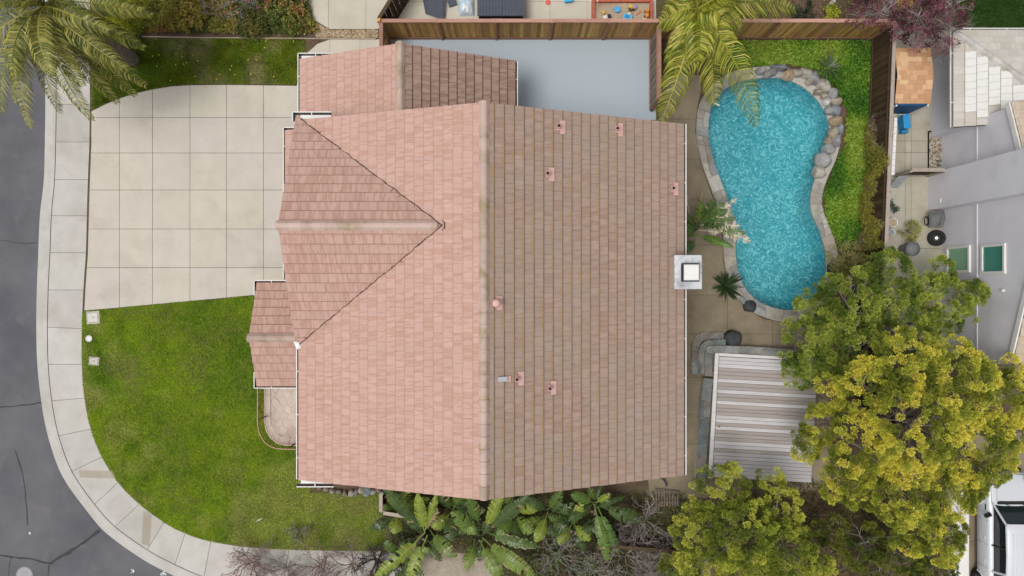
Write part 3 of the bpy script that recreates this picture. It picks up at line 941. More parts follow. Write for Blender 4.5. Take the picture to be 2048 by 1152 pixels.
def gutter(a, b, out, straps=True):
    """white U channel from a to b; `out` = unit vector away from the roof"""
    a, b, out = Vector(a), Vector(b), Vector(out)
    d = (b - a).normalized(); W = .125; Z = Vector((0, 0, 1))
    prof = [(0, -.02), (0, -.11), (W - .02, -.11), (W, -.02), (W, .0), (W - .035, .0), (W - .035, -.03)]
    ps = [p + out * x + Z * z for p in (a, b) for x, z in prof]; q = len(prof)
    m = MB(); m.add(ps, [(i, i + 1, q + i + 1, q + i) for i in range(q - 1)])
    for s0 in (0, q): m.add([ps[s0 + i] for i in range(5)], [(0, 1, 2, 3, 4)])
    g = m.build('gutter', MT['white'], house)
    m = MB(); m.add([a + out * .004 - Z * .085, a + out * (W - .03) - Z * .085, b + out * (W - .03) - Z * .085, b + out * .004 - Z * .085], [(0, 1, 2, 3)])
    m.build('shaded_debris', MT['gutter_in'], g)  # dark sheet: dirt, plus the deep channel's shade put into its colour
    if straps:
        L = (b - a).length; n = max(int(L / 1.35), 1)
        for i in range(n):
            p = a + d * (L * (i + .5) / n) + out * (W / 2)
            m = MB(); m.box(p + Z * .004, (.035 if abs(d.x) > .5 else W, W if abs(d.x) > .5 else .035, .008))
            m.build('strap', MT['white'], g)
gutter((LE - .01, YS + .02, LZ + .0), (LE - .01, -2.2, LZ), (-1, 0, 0))
gutter((REx + .01, YS, RZe), (REx + .01, YN, RZe), (1, 0, 0))
gutter((-8.36, 5.6, 3.0), (-8.36, 9.30, 3.0), (-1, 0, 0))
gutter((.11, 6.2, 2.8), (.11, 9.02, 2.8), (1, 0, 0))
gutter((-8.48, 9.18, 3.0), (-7.05, 9.18, 3.0), (0, 1, 0))
gutter((-7.83, 6.17, 5.66), (-6.45, 6.17, 5.66), (0, 1, 0))
gutter((-7.72, 5.95, 5.66), (-7.72, 6.29, 5.66), (-1, 0, 0), False)
gutter((-7.67, YS - .14, LZ), (-6.35, YS - .14, LZ), (0, -1, 0))
gutter((-10.28, .19, 2.8), (-8.9, .19, 2.8), (0, 1, 0))
gutter((-10.28, -3.88, 2.8), (-7.5, -3.88, 2.8), (0, -1, 0))
gutter((-9.03, .35, 2.72), (-9.03, 6.42, 2.72), (-1, 0, 0))
gutter((-9.15, 6.31, 2.72), (-8.42, 6.31, 2.72), (0, 1, 0), False)
gutter((-10.17, -.3, 2.8), (-10.17, .31, 2.8), (-1, 0, 0), False)
gutter((-10.17, -4.0, 2.8), (-10.17, -3.35, 2.8), (-1, 0, 0), False)
# white eave returns at the gable feet
for c, s in (((-7.0, 6.10, 5.60), (1.1, .14, .10)), ((-6.95, YS - .07, 5.62), (1.15, .14, .10)), ((-7.7, 9.12, 2.93), (1.25, .14, .10)), ((-8.7, 6.25, 2.66), (.55, .16, .08))):
    m = MB(); m.box(c, s); m.build('eave_return', MT['white'], house)

def gable_wall(prof_xz, y0, y1, axis='Y', mat='stucco'):
    m = MB(); n = len(prof_xz)
    if axis == 'Y': ps = [(x, y, z) for y in (y0, y1) for x, z in prof_xz]
    else: ps = [(y, x, z) for y in (y0, y1) for x, z in prof_xz]
    m.add(ps, [tuple(range(n))[::-1], tuple(range(n, 2 * n))] + [(i, (i + 1) % n, n + (i + 1) % n, n + i) for i in range(n)])
    return m.build('wall', MT[mat], house)
gable_wall([(-7.0, 0), (5.75, 0), (5.75, 5.05), (RX, 7.8), (-7.0, 5.6)], -6.5, 5.65)
gable_wall([(-7.9, 0), (-.35, 0), (-.35, 2.85), (-4.15, 4.5), (-7.9, 3.05)], 5.66, 8.75)
gable_wall([(-1.7, 5.6), (5.7, 5.6), (2.06, 7.3)], -7.35, -6.99, 'X')
gable_wall([(-.2, 0), (-3.5, 0), (-3.5, 2.8), (-1.93, 3.42), (-.2, 2.75)], -9.6, -7.01, 'X')
gable_wall([(.4, 0), (6.05, 0), (6.05, 2.6), (.4, 2.6)], -8.5, -7.02, 'X')
def panel_door(x, y0, y1, z1):
    m = MB(); m.box((x, (y0 + y1) / 2, z1 / 2 + G / 2), (.06, y1 - y0, z1)); d = m.build('garage_door', MT['white'], house)
    for j in range(4):
        for k_ in range(4):
            w_ = (y1 - y0) / 4
            m = MB(); m.box((x - .035, y0 + w_ * (k_ + .5), z1 * (j + .5) / 4 + .1), (.02, w_ - .12, z1 / 4 - .12)); m.build('door_panel', MT['white'], d)
panel_door(-8.54, .9, 5.6, 2.2); panel_door(-7.94, 6.1, 8.4, 2.2)
def window(c, size, ax):
    m = MB(); s = (.08, size[0], size[1]) if ax == 'x' else (size[0], .08, size[1]); m.box(c, s)
    w_ = m.build('window', MT['white'], house)
    g = (.1, size[0] - .16, size[1] - .16) if ax == 'x' else (size[0] - .16, .1, size[1] - .16)
    m = MB(); m.box(c, g); m.build('pane', MT['glass_dark'], w_)
for y in (-5.2, -3.2): window((-7.03, y, 4.4), (1.3, 1.2), 'x')
for y in (-4.5, -1.5, 3.5): window((5.78, y, 4.0), (1.4, 1.1), 'x'); window((5.78, y, 1.4), (1.8, 1.9), 'x')
for x in (-4.6, 1.6): window((x, -6.53, 4.3), (1.1, 1.1), 'y')
window((3.2, -6.53, 1.5), (1.2, 1.1), 'y')
for y in (1.0, 3.2): window((-7.38, y, 5.2), (1.2, 1.1), 'x')

# chimney with its metal cap
m = MB(); m.bbox((6.16, .56, 3.0), (.90, 1.12, 3.08), .01); m.box((6.25, .56, 1.6), (.8, 1.12, 3.0))
ch = m.build('chimney', MT['stucco'], house)
m = MB(); zc = 6.08
b0 = [(5.68, -.04), (6.64, -.04), (6.64, 1.15), (5.68, 1.15)]; b1 = [(5.92, .24), (6.48, .24), (6.48, .84), (5.92, .84)]
m.add([(x, y, zc) for x, y in b0] + [(x, y, zc + .05) for x, y in b0] + [(x, y, zc + .06) for x, y in b1],
      [(0, 1, 5, 4), (1, 2, 6, 5), (2, 3, 7, 6), (3, 0, 4, 7), (4, 5, 9, 8), (5, 6, 10, 9), (6, 7, 11, 10), (7, 4, 8, 11), (8, 9, 10, 11)])
m.build('chimney_cap', MT['metal'], ch)
m = MB(); m.box((6.2, .54, zc + .18), (.60, .64, .16)); m.build('flue', MT['black'], ch)
m = MB(); m.bbox((6.2, .54, zc + .29), (.52, .55, .10), .03); m.build('flue_cover', MT['white'], ch)

def rear_z(x): return RZ - (x - RX) * (RZ - RZe) / (REx - RX)
def vent(px, py, kind):
    h = 7.0
    for _ in range(6): h = rear_z(P(px, py, h).x)
    p = P(px, py, h)
    sl = math.atan((RZ - RZe) / (REx - RX))
    M = Matrix.Translation(p + Vector((0, 0, .06))) @ Matrix.Rotation(sl, 4, 'Y')
    m = MB()
    if kind == 'hood':
        m.box((-.10, 0, .05), (.32, .15, .10), M=M); v = m.build('roof_vent', MT['metal'], house)
        m = MB(); m.box((.12, 0, .02), (.16, .2, .03), M=M); m.build('flashing', MT['vent'], v); return
    off = .14 if kind in ('side', 'square') else .10
    r = .075 if kind != 'cap' else .05
    m.lathe(p + Vector((0, 0, -.05)), [(r, 0), (r, .34), (r * .8, .34), (r * .8, .2)], 14, cap=False)
    v = m.build('roof_vent', MT['vent'], house, smooth=False)
    m = MB(); m.box((off, 0, .02), (.20, .46, .018), M=M); m.box((off - .14, 0, .025), (.14, .22, .018), M=M); m.build('flashing', MT['vent'], v)
    m = MB(); m.lathe(p + Vector((0, 0, .262)), [(.001, 0), (r * .78, 0)], 14, cap=False); m.build('opening', MT['black'], v)
    if kind == 'cap':
        m = MB(); m.lathe(p + Vector((0, 0, .30)), [(.13, 0), (.13, .05), (.09, .10), (.02, .12)], 18); m.build('rain_cap', MT['vent'], v)
for a in ((1117, 255, 'side'), (1233, 260, 'side'), (1095, 349, 'side'), (1344, 378, 'side'), (993, 606, 'cap'), (1010, 757, 'hood'), (1034, 757, 'square'), (1099, 775, 'side')):
    vent(*a)

# ================================================================== THE RIGHT-HAND NEIGHBOUR
nb = thing('neighbour_house', (21.5, 3.0, G), 'lavender grey stucco house with pale weathered tile roof', 'house')
NX = 18.78
def nwall(m, name='wall', mat='stucco_lav'): return m.build(name, MT[mat], nb)
prof = [(-2.95, 0), (6.83, 0), (6.83, 4.25), (1.94, 5.72), (-2.95, 4.25)]
m = MB(); n = len(prof)
m.add([(x, y, z) for x in (NX, NX + 9) for y, z in prof], [tuple(range(n))[::-1], tuple(range(n, 2 * n))] + [(i, (i + 1) % n, n + (i + 1) % n, n + i) for i in range(n)])
nwall(m)
m = MB(); m.box((NX - .01, 1.94, 2.42), (.03, 9.72, .10)); nwall(m, 'floor_band')
m = MB(); m.bbox((NX - .28, 4.18, 0), (.62, 1.58, 6.6), .02); nwall(m, 'chimney')
m = MB(); m.box((NX - .6, 3.7, 1.0), (.03, .18, .12)); m.build('hose_box', MT['white'], nb)
def nwin(yc, z0, z1, w_, mat):
    m = MB(); zc = (z0 + z1) / 2; hh = z1 - z0
    for dy in (-1, 1): m.box((NX - .03, yc + dy * (w_ / 2 - .05), zc), (.08, .10, hh))
    for dz in (-1, 1): m.box((NX - .03, yc, zc + dz * (hh / 2 - .05)), (.078, w_ - .2, .10))
    f = m.build('window', MT['white'], nb)
    m = MB(); m.box((NX - .005, yc, zc), (.02, w_ - .18, hh - .18)); m.build('pane', MT[mat], f)
nwin(1.20, .55, 2.05, 1.12, 'glass_green')
nwin(1.13, 2.72, 4.05, 1.16, 'glass_teal')
m = MB(); m.lathe((NX - .05, -.1, 3.9), [(.05, 0), (.05, .08)], 10); m.build('wall_lamp', MT['white'], nb)
nroof = []
ncuts = []
nr = beam('roof', (NX + .1, 1.94, 5.8), (NX + 9, 1.94, 5.8), nb)
for s in (1, -1):
    ey = 6.98 if s > 0 else -3.1
    pl = [(NX + .0, ey, 4.28), (NX + 9.3, ey, 4.28), (NX + 9.3, 1.94, 5.85), (NX + .0, 1.94, 5.85)]
    ncuts.append(roof_plane(nr, pl, (pl[0], pl[1]), 'tile_tan', None))
    m = MB(); a, b = Vector((NX - .05, ey, 4.2)), Vector((NX - .05, 1.94, 5.77)); d = b - a
    M = Matrix.Translation((a + b) / 2) @ d.to_track_quat('Y', 'Z').to_matrix().to_4x4(); m.box((0, 0, 0), (.06, d.length, .2), M=M); m.build('rake_board', MT['white'], nb)
# single-storey hipped wing
WZ, WX0, WX1, WY0, WY1 = 2.62, 17.72, 28.0, 6.45, 10.30
hz = WZ + 3.4 * .36
hr = beam('roof', (WX0 + 3.4, WY1 - 3.4, hz), (WX1, WY1 - 3.4, hz), nb)
pl = [(WX0, WY0, WZ), (WX0, WY1, WZ), (WX0 + 3.4, WY1 - 3.4, hz), (WX0 + 3.4, WY0, hz)]
ncuts.append(roof_plane(hr, pl, (pl[0], pl[1]), 'tile_pale', nroof, .30, .40))
pl2 = [(WX0, WY1, WZ), (WX1, WY1, WZ), (WX1, WY1 - 3.4, hz), (WX0 + 3.4, WY1 - 3.4, hz)]
ncuts.append(roof_plane(hr, pl2, (pl2[0], pl2[1]), 'tile_pale', nroof, .42, .32))
finish_tiles(nroof, ncuts, 280)
ridge_run((WX0 + .05, WY1 - .05, WZ + .02), (WX0 + 3.4, WY1 - 3.4, hz + .02), hr, .17, tint=((1.0, 1.26, 1.42),))
# newer, whiter tiles laid over part of the west slope
fw = flat('new_white_tile', (.62, .61, .585), .8, var=.05)
O_, U_, V_, N_ = plane_frame(pl, (pl[0], pl[1]))
for ci, (ya, yb) in enumerate(((7.0, 9.15), (6.75, 9.0), (7.2, 8.5), (6.7, 8.3), (7.3, 7.7))):
    y = ya
    while y < yb:
        m = MB(); v0 = (ci + 1) * .40 - .03; uu = [(Vector((0, q, 0)) - Vector((0, O_.y, 0))).dot(U_) for q in (y + .004, y + .296)]
        ps = [O_ + U_ * a + V_ * v + N_ * z for z in (.052, .085) for a, v in ((uu[0], v0), (uu[1], v0), (uu[1], v0 + .385), (uu[0], v0 + .385))]
        m.add(ps, [(4, 5, 6, 7), (0, 1, 5, 4), (1, 2, 6, 5), (2, 3, 7, 6), (3, 0, 4, 7)])
        m.build('new_tile', fw, hr)
        y += .30
m = MB(); m.box(((WX0 + WX1) / 2 + .3, (WY0 + WY1) / 2 - .1, 1.28), (WX1 - WX0 - .6, WY1 - WY0 - .5, 2.56)); nwall(m)
house_keep = house; house = nb
gutter((WX0 - .01, WY0, WZ), (WX0 - .01, WY1 + .1, WZ), (-1, 0, 0)); gutter((WX0 - .1, WY1 + .01, WZ), (WX1, WY1 + .01, WZ), (0, 1, 0))
house = house_keep

# ================================================================== THE POOL
pool = thing('swimming_pool', P(1540, 400, -1.4), 'kidney-shaped swimming pool with turquoise water and flagstone rim', 'pool')
WL = .05
m = MB(); n = len(poolc)
r0 = offset_loop(poolc, .02 * SG); r1 = offset_loop(poolc, -.10 * SG); r2 = offset_loop(poolc, -.75 * SG); r15 = offset_loop(poolc, -.28 * SG)
ps = [(p.x, p.y, .10) for p in r0] + [(p.x, p.y, -.75) for p in r1] + [(p.x, p.y, -1.02) for p in r15] + [(p.x, p.y, -1.2) for p in r2]
fs = [(k * n + i, k * n + (i + 1) % n, (k + 1) * n + (i + 1) % n, (k + 1) * n + i) for k in range(3) for i in range(n)]
fs.append(tuple(range(3 * n, 4 * n)))
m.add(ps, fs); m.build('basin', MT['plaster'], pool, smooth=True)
m = MB(); m.add([(p.x, p.y, WL) for p in offset_loop(poolc, .015 * SG)], [tuple(range(n))[::-1]])
m.build('water', MT['water'], pool)
m = MB(); oi = offset_loop(poolc, .005 * SG); oo = pool_out
m.add([(p.x, p.y, .06) for p in oi] + [(p.x, p.y, .155) for p in oi] + [(p.x, p.y, .155) for p in oo] + [(p.x, p.y, .06) for p in oo],
      [(k * n + i, (k + 1) * n + i, (k + 1) * n + (i + 1) % n, k * n + (i + 1) % n) for k in range(3) for i in range(n)])
m.build('coping_bed', MT['mortar'], pool)
FLAGC = [(.36, .345, .30), (.31, .31, .29), (.42, .39, .33), (.27, .29, .29), (.34, .30, .26), (.40, .39, .36), (.29, .26, .24)]
def shrink(pg, g):
    c = sum(pg, Vector((0, 0))) / len(pg)
    return [p + (c - p).normalized() * min(g, (c - p).length * .4) for p in pg]
def flagstones(path_in, path_out, z0, z1, parent, name, closed, lo=.35, hi=.75, skip=None, split=.55, cols=FLAGC, gap=.014):
    """irregular stones laid between two parallel lines"""
    N_ = len(path_in); L = [0.0]
    for i in range(1, N_ + (1 if closed else 0)): L.append(L[-1] + (path_in[i % N_] - path_in[i - 1]).length)
    tot = L[-1]
    def at(path, s):
        s = min(max(s, 0), tot - 1e-5)
        for i in range(1, len(L)):
            if L[i] >= s:
                t = (s - L[i - 1]) / max(L[i] - L[i - 1], 1e-6); return path[(i - 1) % N_].lerp(path[i % N_], t)
        return path[-1]
    s = 0.0; skew = 0.0
    while s < tot - .08:
        e = min(s + random.uniform(lo, hi), tot)
        if tot - e < .2: e = tot
        sk2 = random.uniform(-.10, .10) if e < tot else 0.0
        c = at(path_in, (s + e) / 2)
        if not (skip and skip(c)):
            k = 4
            A = [at(path_in, s + skew + (e + sk2 - s - skew) * i / k) for i in range(k + 1)]
            B = [at(path_out, s - skew + (e - sk2 - s + skew) * i / k) for i in range(k + 1)]
            B = [b + (b - a).normalized() * random.uniform(-.035, .03) for a, b in zip(A, B)]
            pieces = []
            if random.random() < split:
                t0, t1 = random.uniform(.35, .65), random.uniform(.35, .65)
                Mi = [a.lerp(b, t0 + (t1 - t0) * i / k) for i, (a, b) in enumerate(zip(A, B))]
                pieces = [A + Mi[::-1]]
                q = random.choice((2, 2, 4))
                if q == 2: pieces += [Mi[:3] + B[:3][::-1], Mi[2:] + B[2:][::-1]]
                else: pieces += [Mi + B[::-1]]
            else: pieces = [A + B[::-1]]
            for pg in pieces:
                m = MB(); v = random.uniform(.85, 1.2); cc = random.choice(cols); m.col = (cc[0] * v, cc[1] * v, cc[2] * v)
                m.prism([(p.x, p.y) for p in shrink(pg, gap)], z0, z1 + random.uniform(-.008, .01), .008)
                m.build(name, MT['flag'], parent, vcol=True)
        s = e; skew = sk2
def in_boulders(c):
    a, b = Vector(P2(1505, 140)), None
    px = c.x / (H - .1) * F + 1024; py = 576 - c.y / (H - .1) * F
    return px > 1498 and py < 352
flagstones(offset_loop(poolc, -.03 * SG), offset_loop(poolc, .50 * SG), .13, .20, pool, 'coping_stone', True, skip=in_boulders)

def rock(name, px, py, rx, ry, h, col, label, group=None, rot=0.0, z=G, seed=None, cat='boulder'):
    """an uneven rounded stone, radii in photo pixels"""
    c = P(px, py, z + h * .6)
    k = (H - z) / F
    bm = bmesh.new(); bmesh.ops.create_icosphere(bm, subdivisions=3, radius=1)
    rs = random.Random(int(px * 31 + py * 7))
    pl = [(Vector((rs.gauss(0, 1), rs.gauss(0, 1), rs.gauss(0, .8))).normalized(), rs.uniform(.62, .9)) for _ in range(9)]
    off = Vector((rs.uniform(0, 90), rs.uniform(0, 90), rs.uniform(0, 90)))
    from mathutils import noise as mn
    for v in bm.verts:
        d = v.co.normalized(); s = 1.0
        for nrm, lim in pl:
            q = d.dot(nrm)
            if q * s > lim: s = lim / q
        s *= 1 + .10 * mn.noise(d * 1.6 + off) + .04 * mn.noise(d * 5 + off)
        p = d * s
        v.co = Vector((p.x * rx * k, p.y * ry * k, p.z * h))
    M = Matrix.Rotation(rot, 4, 'Z')
    me = bpy.data.meshes.new(name); bm.transform(M)
    zs = min(v.co.z for v in bm.verts); bm.to_mesh(me); bm.free()
    at = me.color_attributes.new('Col', 'FLOAT_COLOR', 'POINT')
    at.data.foreach_set('color', np.tile(np.array([*col, 1], dtype=np.float32), len(me.vertices)))
    me.materials.append(MT['rock'])
    me.polygons.foreach_set('use_smooth', [True] * len(me.polygons))
    o = bpy.data.objects.new(name, me); COL.objects.link(o)
    o.location = (c.x, c.y, z + h * .30)
    return tag(o, label, cat, group)
GREY, TAN, ORA, BLUE, WHT, PALE = (.34, .345, .345), (.40, .35, .28), (.44, .34, .235), (.245, .27, .295), (.56, .55, .53), (.48, .45, .39)
BN = {GREY: 'grey', TAN: 'tan', ORA: 'orange-stained', BLUE: 'dark blue-grey', WHT: 'whitish', PALE: 'pale cream'}
BL = [(1522, 140, 11, 8, GREY), (1541, 146, 14, 10, GREY), (1559, 135, 17, 8, BLUE), (1559, 149, 8, 6, WHT), (1577, 148, 13, 12, ORA), (1597, 145, 12, 9, PALE),
      (1613, 144, 14, 11, PALE), (1629, 155, 13, 14, GREY), (1620, 163, 9, 8, TAN), (1649, 172, 14, 15, PALE), (1636, 184, 9, 8, TAN), (1665, 186, 12, 12, GREY),
      (1648, 192, 7, 7, TAN), (1671, 202, 14, 9, TAN), (1654, 203, 8, 9, WHT), (1674, 219, 13, 12, BLUE), (1659, 220, 8, 9, GREY), (1671, 241, 14, 11, ORA),
      (1680, 256, 8, 11, BLUE), (1667, 264, 9, 13, TAN), (1671, 281, 11, 15, GREY), (1658, 281, 7, 9, TAN), (1658, 298, 13, 11, GREY), (1648, 317, 16, 17, GREY), (1640, 342, 14, 13, PALE)]
for (x, y, a, b, c) in BL:
    rock('boulder', x, y, a * 1.10, b * 1.10, .24 + .010 * max(a, b), c, '%s boulder set in the rocky rim at the wide end of the pool' % BN[c], 'boulders in the pool rim', random.uniform(-.4, .4), z=.10)
DK = (.06, .065, .07)
rock('boulder', 1501, 613, 14, 13, .30, DK, 'near-black boulder set into the flagstone rim of the pool', None, .5, .12)
rock('boulder', 1664, 541, 10, 16, .30, DK, 'near-black boulder on the grassy edge of the pool beside the big tree', None, .1, .12)
rock('boulder', 1465, 678, 19, 19, .42, DK, 'large near-black boulder at the top of the flagstone steps', None, .3, .13)
m = MB(); p = P(1432, 208, .22); m.box(p, (.34, .07, .04), -.45); m.build('skimmer_handle', MT['white'], label='short white bar lying on the pool rim under the palm', cat='pool tool')

# ------------------------------------------------------------------ raised timber deck and flagstone steps
DZ = .55
dk = thing('timber_deck', P(1520, 840, G), 'raised weathered grey timber deck beside the flagstone steps', 'deck')
o0 = P(1430, 706, DZ); ang = R(-3.2)
ux = Vector((math.cos(ang), math.sin(ang), 0)); uy = Vector((math.sin(ang), -math.cos(ang), 0))
LIGHT, TAUPE, GREYB = (1.12, 1.12, 1.15), (.74, .69, .65), (.98, .97, .99)
pat = 'LLLTTTLTTLTTLTTTLLTLTTTLLT' + 'G' * 7
pw = .158
mfr = MB(); mid = o0 + ux * 2.3 + uy * (pw * len(pat) / 2)
mfr.box((mid.x, mid.y, .30), (4.3, pw * len(pat) - .1, .40), ang); mfr.build('deck_frame', MT['under'], dk)
for i, ch_ in enumerate(pat):
    segs = [(.20, 4.45)] if random.random() < .35 else [(.20, random.uniform(2.0, 3.6))]
    if len(segs) == 1 and segs[0][1] < 5: segs.append((segs[0][1] + .004, 4.45))
    for a, b in segs:
        c = o0 + ux * ((a + b) / 2) + uy * (.22 + pw * i)
        m = MB(); v = random.uniform(.93, 1.06); cc = {'L': LIGHT, 'T': TAUPE, 'G': GREYB}[ch_]; m.col = (cc[0] * v, cc[1] * v, cc[2] * v)
        m.bbox((c.x, c.y, DZ - .035), (b - a, pw - .010, .035 + random.uniform(-.002, .002)), .003, ang); m.build('deck_board', MT['deckwood'], dk, vcol=True)
for a, b, wd in ((0.0, 3.75, .17), (3.76, 5.4, .17)):
    c = o0 + ux * .09 + uy * ((a + b) / 2); m = MB(); m.col = (1.32, 1.32, 1.34)
    m.bbox((c.x, c.y, DZ - .03), (wd, b - a, .04), .004, ang); m.build('edge_board', MT['deckwood'], dk, vcol=True)
c = o0 + ux * 2.32 + uy * .055; m = MB(); m.col = (1.3, 1.3, 1.3); m.bbox((c.x, c.y, DZ - .03), (4.34, .13, .04), .004, ang); m.build('edge_board', MT['deckwood'], dk, vcol=True)
rock('leaf_scrap', 1438, 853, 3.2, 2.2, .02, (.42, .26, .07), 'curled orange dead leaf on the timber deck', None, 0, DZ + .003, cat='leaf')

steps = thing('flagstone_steps', P(1400, 720, G), 'curved grey flagstone steps wrapping the corner of the timber deck', 'steps')
SC = [(.19, .205, .20), (.235, .245, .235), (.15, .175, .175), (.27, .26, .24), (.205, .185, .17)]
def band(path, wpx, z, lo, hi):
    c = [Vector(P2(x, y, z)) for x, y in path]
    c = [Vector((q.x, q.y)) for q in catmull([(p.x, p.y, 0) for p in c], 5)]
    wd = wpx * (H - z) / F / 2
    def off(d):
        out = []
        for i in range(len(c)):
            t = (c[min(i + 1, len(c) - 1)] - c[max(i - 1, 0)]).normalized(); out.append(c[i] + Vector((-t.y, t.x)) * d)
        return out
    A, B = off(-wd), off(wd)
    m = MB(); m.prism([(p.x, p.y) for p in off(-wd + .01)] + [(p.x, p.y) for p in off(wd - .01)[::-1]], G - .02, z - .03); m.build('riser', MT['mortar'], steps)
    flagstones(A, B, z - .05, z, steps, 'tread_stone', False, lo, hi, split=.25, cols=SC, gap=.012)
band([(1391, 748), (1391, 702), (1395, 683), (1407, 673), (1448, 672)], 15, .26, .35, .7)
band([(1405, 748), (1404, 708), (1408, 694), (1420, 687), (1452, 686)], 14, .40, .3, .6)
band([(1418, 752), (1417, 716), (1420, 705), (1430, 699), (1500, 701), (1575, 706), (1640, 710)], 16, .52, .35, .7)
band([(1417, 757), (1412, 800), (1406, 880), (1400, 985)], 20, .50, .4, .8)

# ================================================================== FENCES
def fence(a, b, h, label, board='fence', rail='fence_red', bw=.145, z=G, post_gap=2.4, cap=True, capmat=None, side=1, lean=0.0, cat='fence', bcol=None, posts=True, rails=True):
    a, b = Vector((*a, z)), Vector((*b, z)); d = b - a; L = d.length; d.normalize()
    rz = math.atan2(d.y, d.x); nrm = Vector((-d.y, d.x, 0)) * side
    f = thing('fence' if cat == 'fence' else cat.replace(' ', '_'), (a + b) / 2, label, cat)
    n = max(int(L / bw), 1); st = L / n
    for i in range(n):
        c = a + d * (st * (i + .5)) + nrm * (.012 if i % 2 else -.012)
        m = MB(); v = random.uniform(.55, 1.25) if bcol is None else random.uniform(*bcol); m.col = (v, v * random.uniform(.92, 1.04), v * random.uniform(.85, 1.05))
        m.box((c.x, c.y, z + h / 2 - .03), (st * 1.02 if i % 2 else st * .94, .019, h - .06 + random.uniform(-.008, .008)), rz)
        m.build('board', MT[board], f, vcol=True)
    if rails:
        for zz in (.22, h - .22):
            c = (a + b) / 2 - nrm * .055; m = MB(); m.col = (1, 1, 1); m.box((c.x, c.y, z + zz), (L, .04, .09), rz); m.build('rail', MT[rail], f, vcol=True)
        c = (a + b) / 2 + nrm * .045; m = MB(); m.col = (.75, .75, .75); m.box((c.x, c.y, z + .09), (L, .035, .18), rz); m.build('kick_board', MT[rail], f, vcol=True)
    if posts:
        k = max(int(round(L / post_gap)), 1)
        for i in range(k + 1):
            c = a + d * (L * i / k) + nrm * .055; m = MB(); v = random.uniform(.8, 1.1); m.col = (v, v, v)
            m.box((c.x, c.y, z + h / 2), (.09, .09, h + .03), rz); m.build('post', MT[rail], f, vcol=True)
    if cap:
        k = max(int(round(L / post_gap)), 1)
        for i in range(k):
            c = a + d * (L * (i + .5) / k); m = MB(); v = random.uniform(.92, 1.12); m.col = (v, v, v)
            m.bbox((c.x, c.y, z + h - .012), (L / k - .008, .15, .04), .004, rz); m.build('cap_rail', MT[capmat or rail], f, vcol=True)
    return f
MT['fence_cap'] = wood_mat('fence_cap_rose', (.36, .195, .145), (.45, .265, .21), (.22, .11, .08), (.15, 1, 1))
FY = 10.93
fence((-5.35, FY), (15.66, FY), 1.96, 'long cedar board fence with rose-brown cap rail behind the patio and pool', capmat='fence_cap', side=-1)
fence((-5.35, 9.35), (-5.35, FY - .1), 1.96, 'short cedar fence return beside the gravel strip', rail='fence_red', side=1)
fence((15.09, -5.2), (15.72, FY - .12), 1.85, 'dark weathered fence with grey cap between pool garden and neighbour', 'fence_dark', 'fence_dark', capmat='fence_grey', side=-1)
fence((6.04, 7.75), (6.04, FY - .15), 1.9, 'short weathered fence between the blue-grey patio and the palm', 'fence_grey', 'fence_red', side=-1, bcol=(.45, .8))
fence((-5.5, FY + .15), (-4.2, 13.2), 1.75, 'dark slanting fence of the neighbour behind the cedar corner post', 'fence_dark', 'fence_dark', side=-1, capmat='fence_dark')
m = MB(); m.col = (1.3, 1.05, .8); m.bbox((-5.43, FY, G), (.14, .14, 2.1), .02); m.build('corner_post', MT['fence'], label='cedar corner post where the two fence runs meet', cat='fence post', vcol=True)
fence((-5.45, -8.55), (-5.45, -9.3), 1.5, 'short grey side gate at the planting strip below the house', 'fence_dark', 'fence_grey', capmat='fence_grey', side=1, cat='garden gate')
fence((-5.35, -9.35), (-2.9, -9.72), 1.5, 'brown board fence with grey cap among the banana-like leaves', 'fence_red', 'fence_grey', capmat='fence_grey', side=1)
fence((16.75, 4.95), (18.15, 4.95), 1.25, 'low dark gate across the neighbour side yard', 'fence_dark', 'fence_grey', side=-1, cat='side gate', capmat='fence_grey')
fence(P2(1195, 1090, 1.3), P2(1365, 1104, 1.3), 1.2, 'low dark grey boundary fence behind the bare shrubs', 'fence_dark', 'fence_dark', capmat='fence_dark', side=1, bcol=(.8, 1.4))

# ================================================================== FRONT PORCH AND RAILING
m = MB(); pp = [(528, 760), (528, 845), (531, 862), (540, 877), (553, 887), (570, 892), (640, 892), (640, 760)]
poly = [P2(x, y, .3) for x, y in pp]
m.prism(poly, G - .02, .285); m.c = [(.80, .76, .73)] * len(m.v)
porch = m.build('porch', MT['stamped'], kind='structure', vcol=True)
inr = [P2(x, y, .3) for x, y in [(542, 755), (542, 840), (545, 854), (553, 866), (565, 873), (580, 876), (640, 876), (640, 755)]]
# border stones
bp = [(533, 758), (533, 790), (533, 832), (535, 853), (544, 870), (557, 880), (580, 884), (602, 884), (640, 884)]
cc = [Vector(P2(x, y, .3)) for x, y in bp]
ci = [Vector(P2(x, y, .3)) for x, y in [(541, 758), (541, 790), (541, 832), (543, 850), (551, 864), (562, 872), (580, 876), (602, 876), (640, 876)]]
co_ = [Vector(P2(x, y, .3)) for x, y in [(529, 758), (529, 790), (529, 836), (531, 858), (541, 875), (555, 886), (578, 891), (602, 891), (640, 891)]]
for i in range(len(cc) - 1):
    m = MB(); v = random.uniform(.94, 1.05); m.col = (v * 1.02, v * .98, v * .95)
    m.prism([(p.x, p.y) for p in shrink([ci[i], ci[i + 1], co_[i + 1], co_[i]], .01)], .27, .305, .004); m.build('border_stone', MT['stamped'], porch, vcol=True)
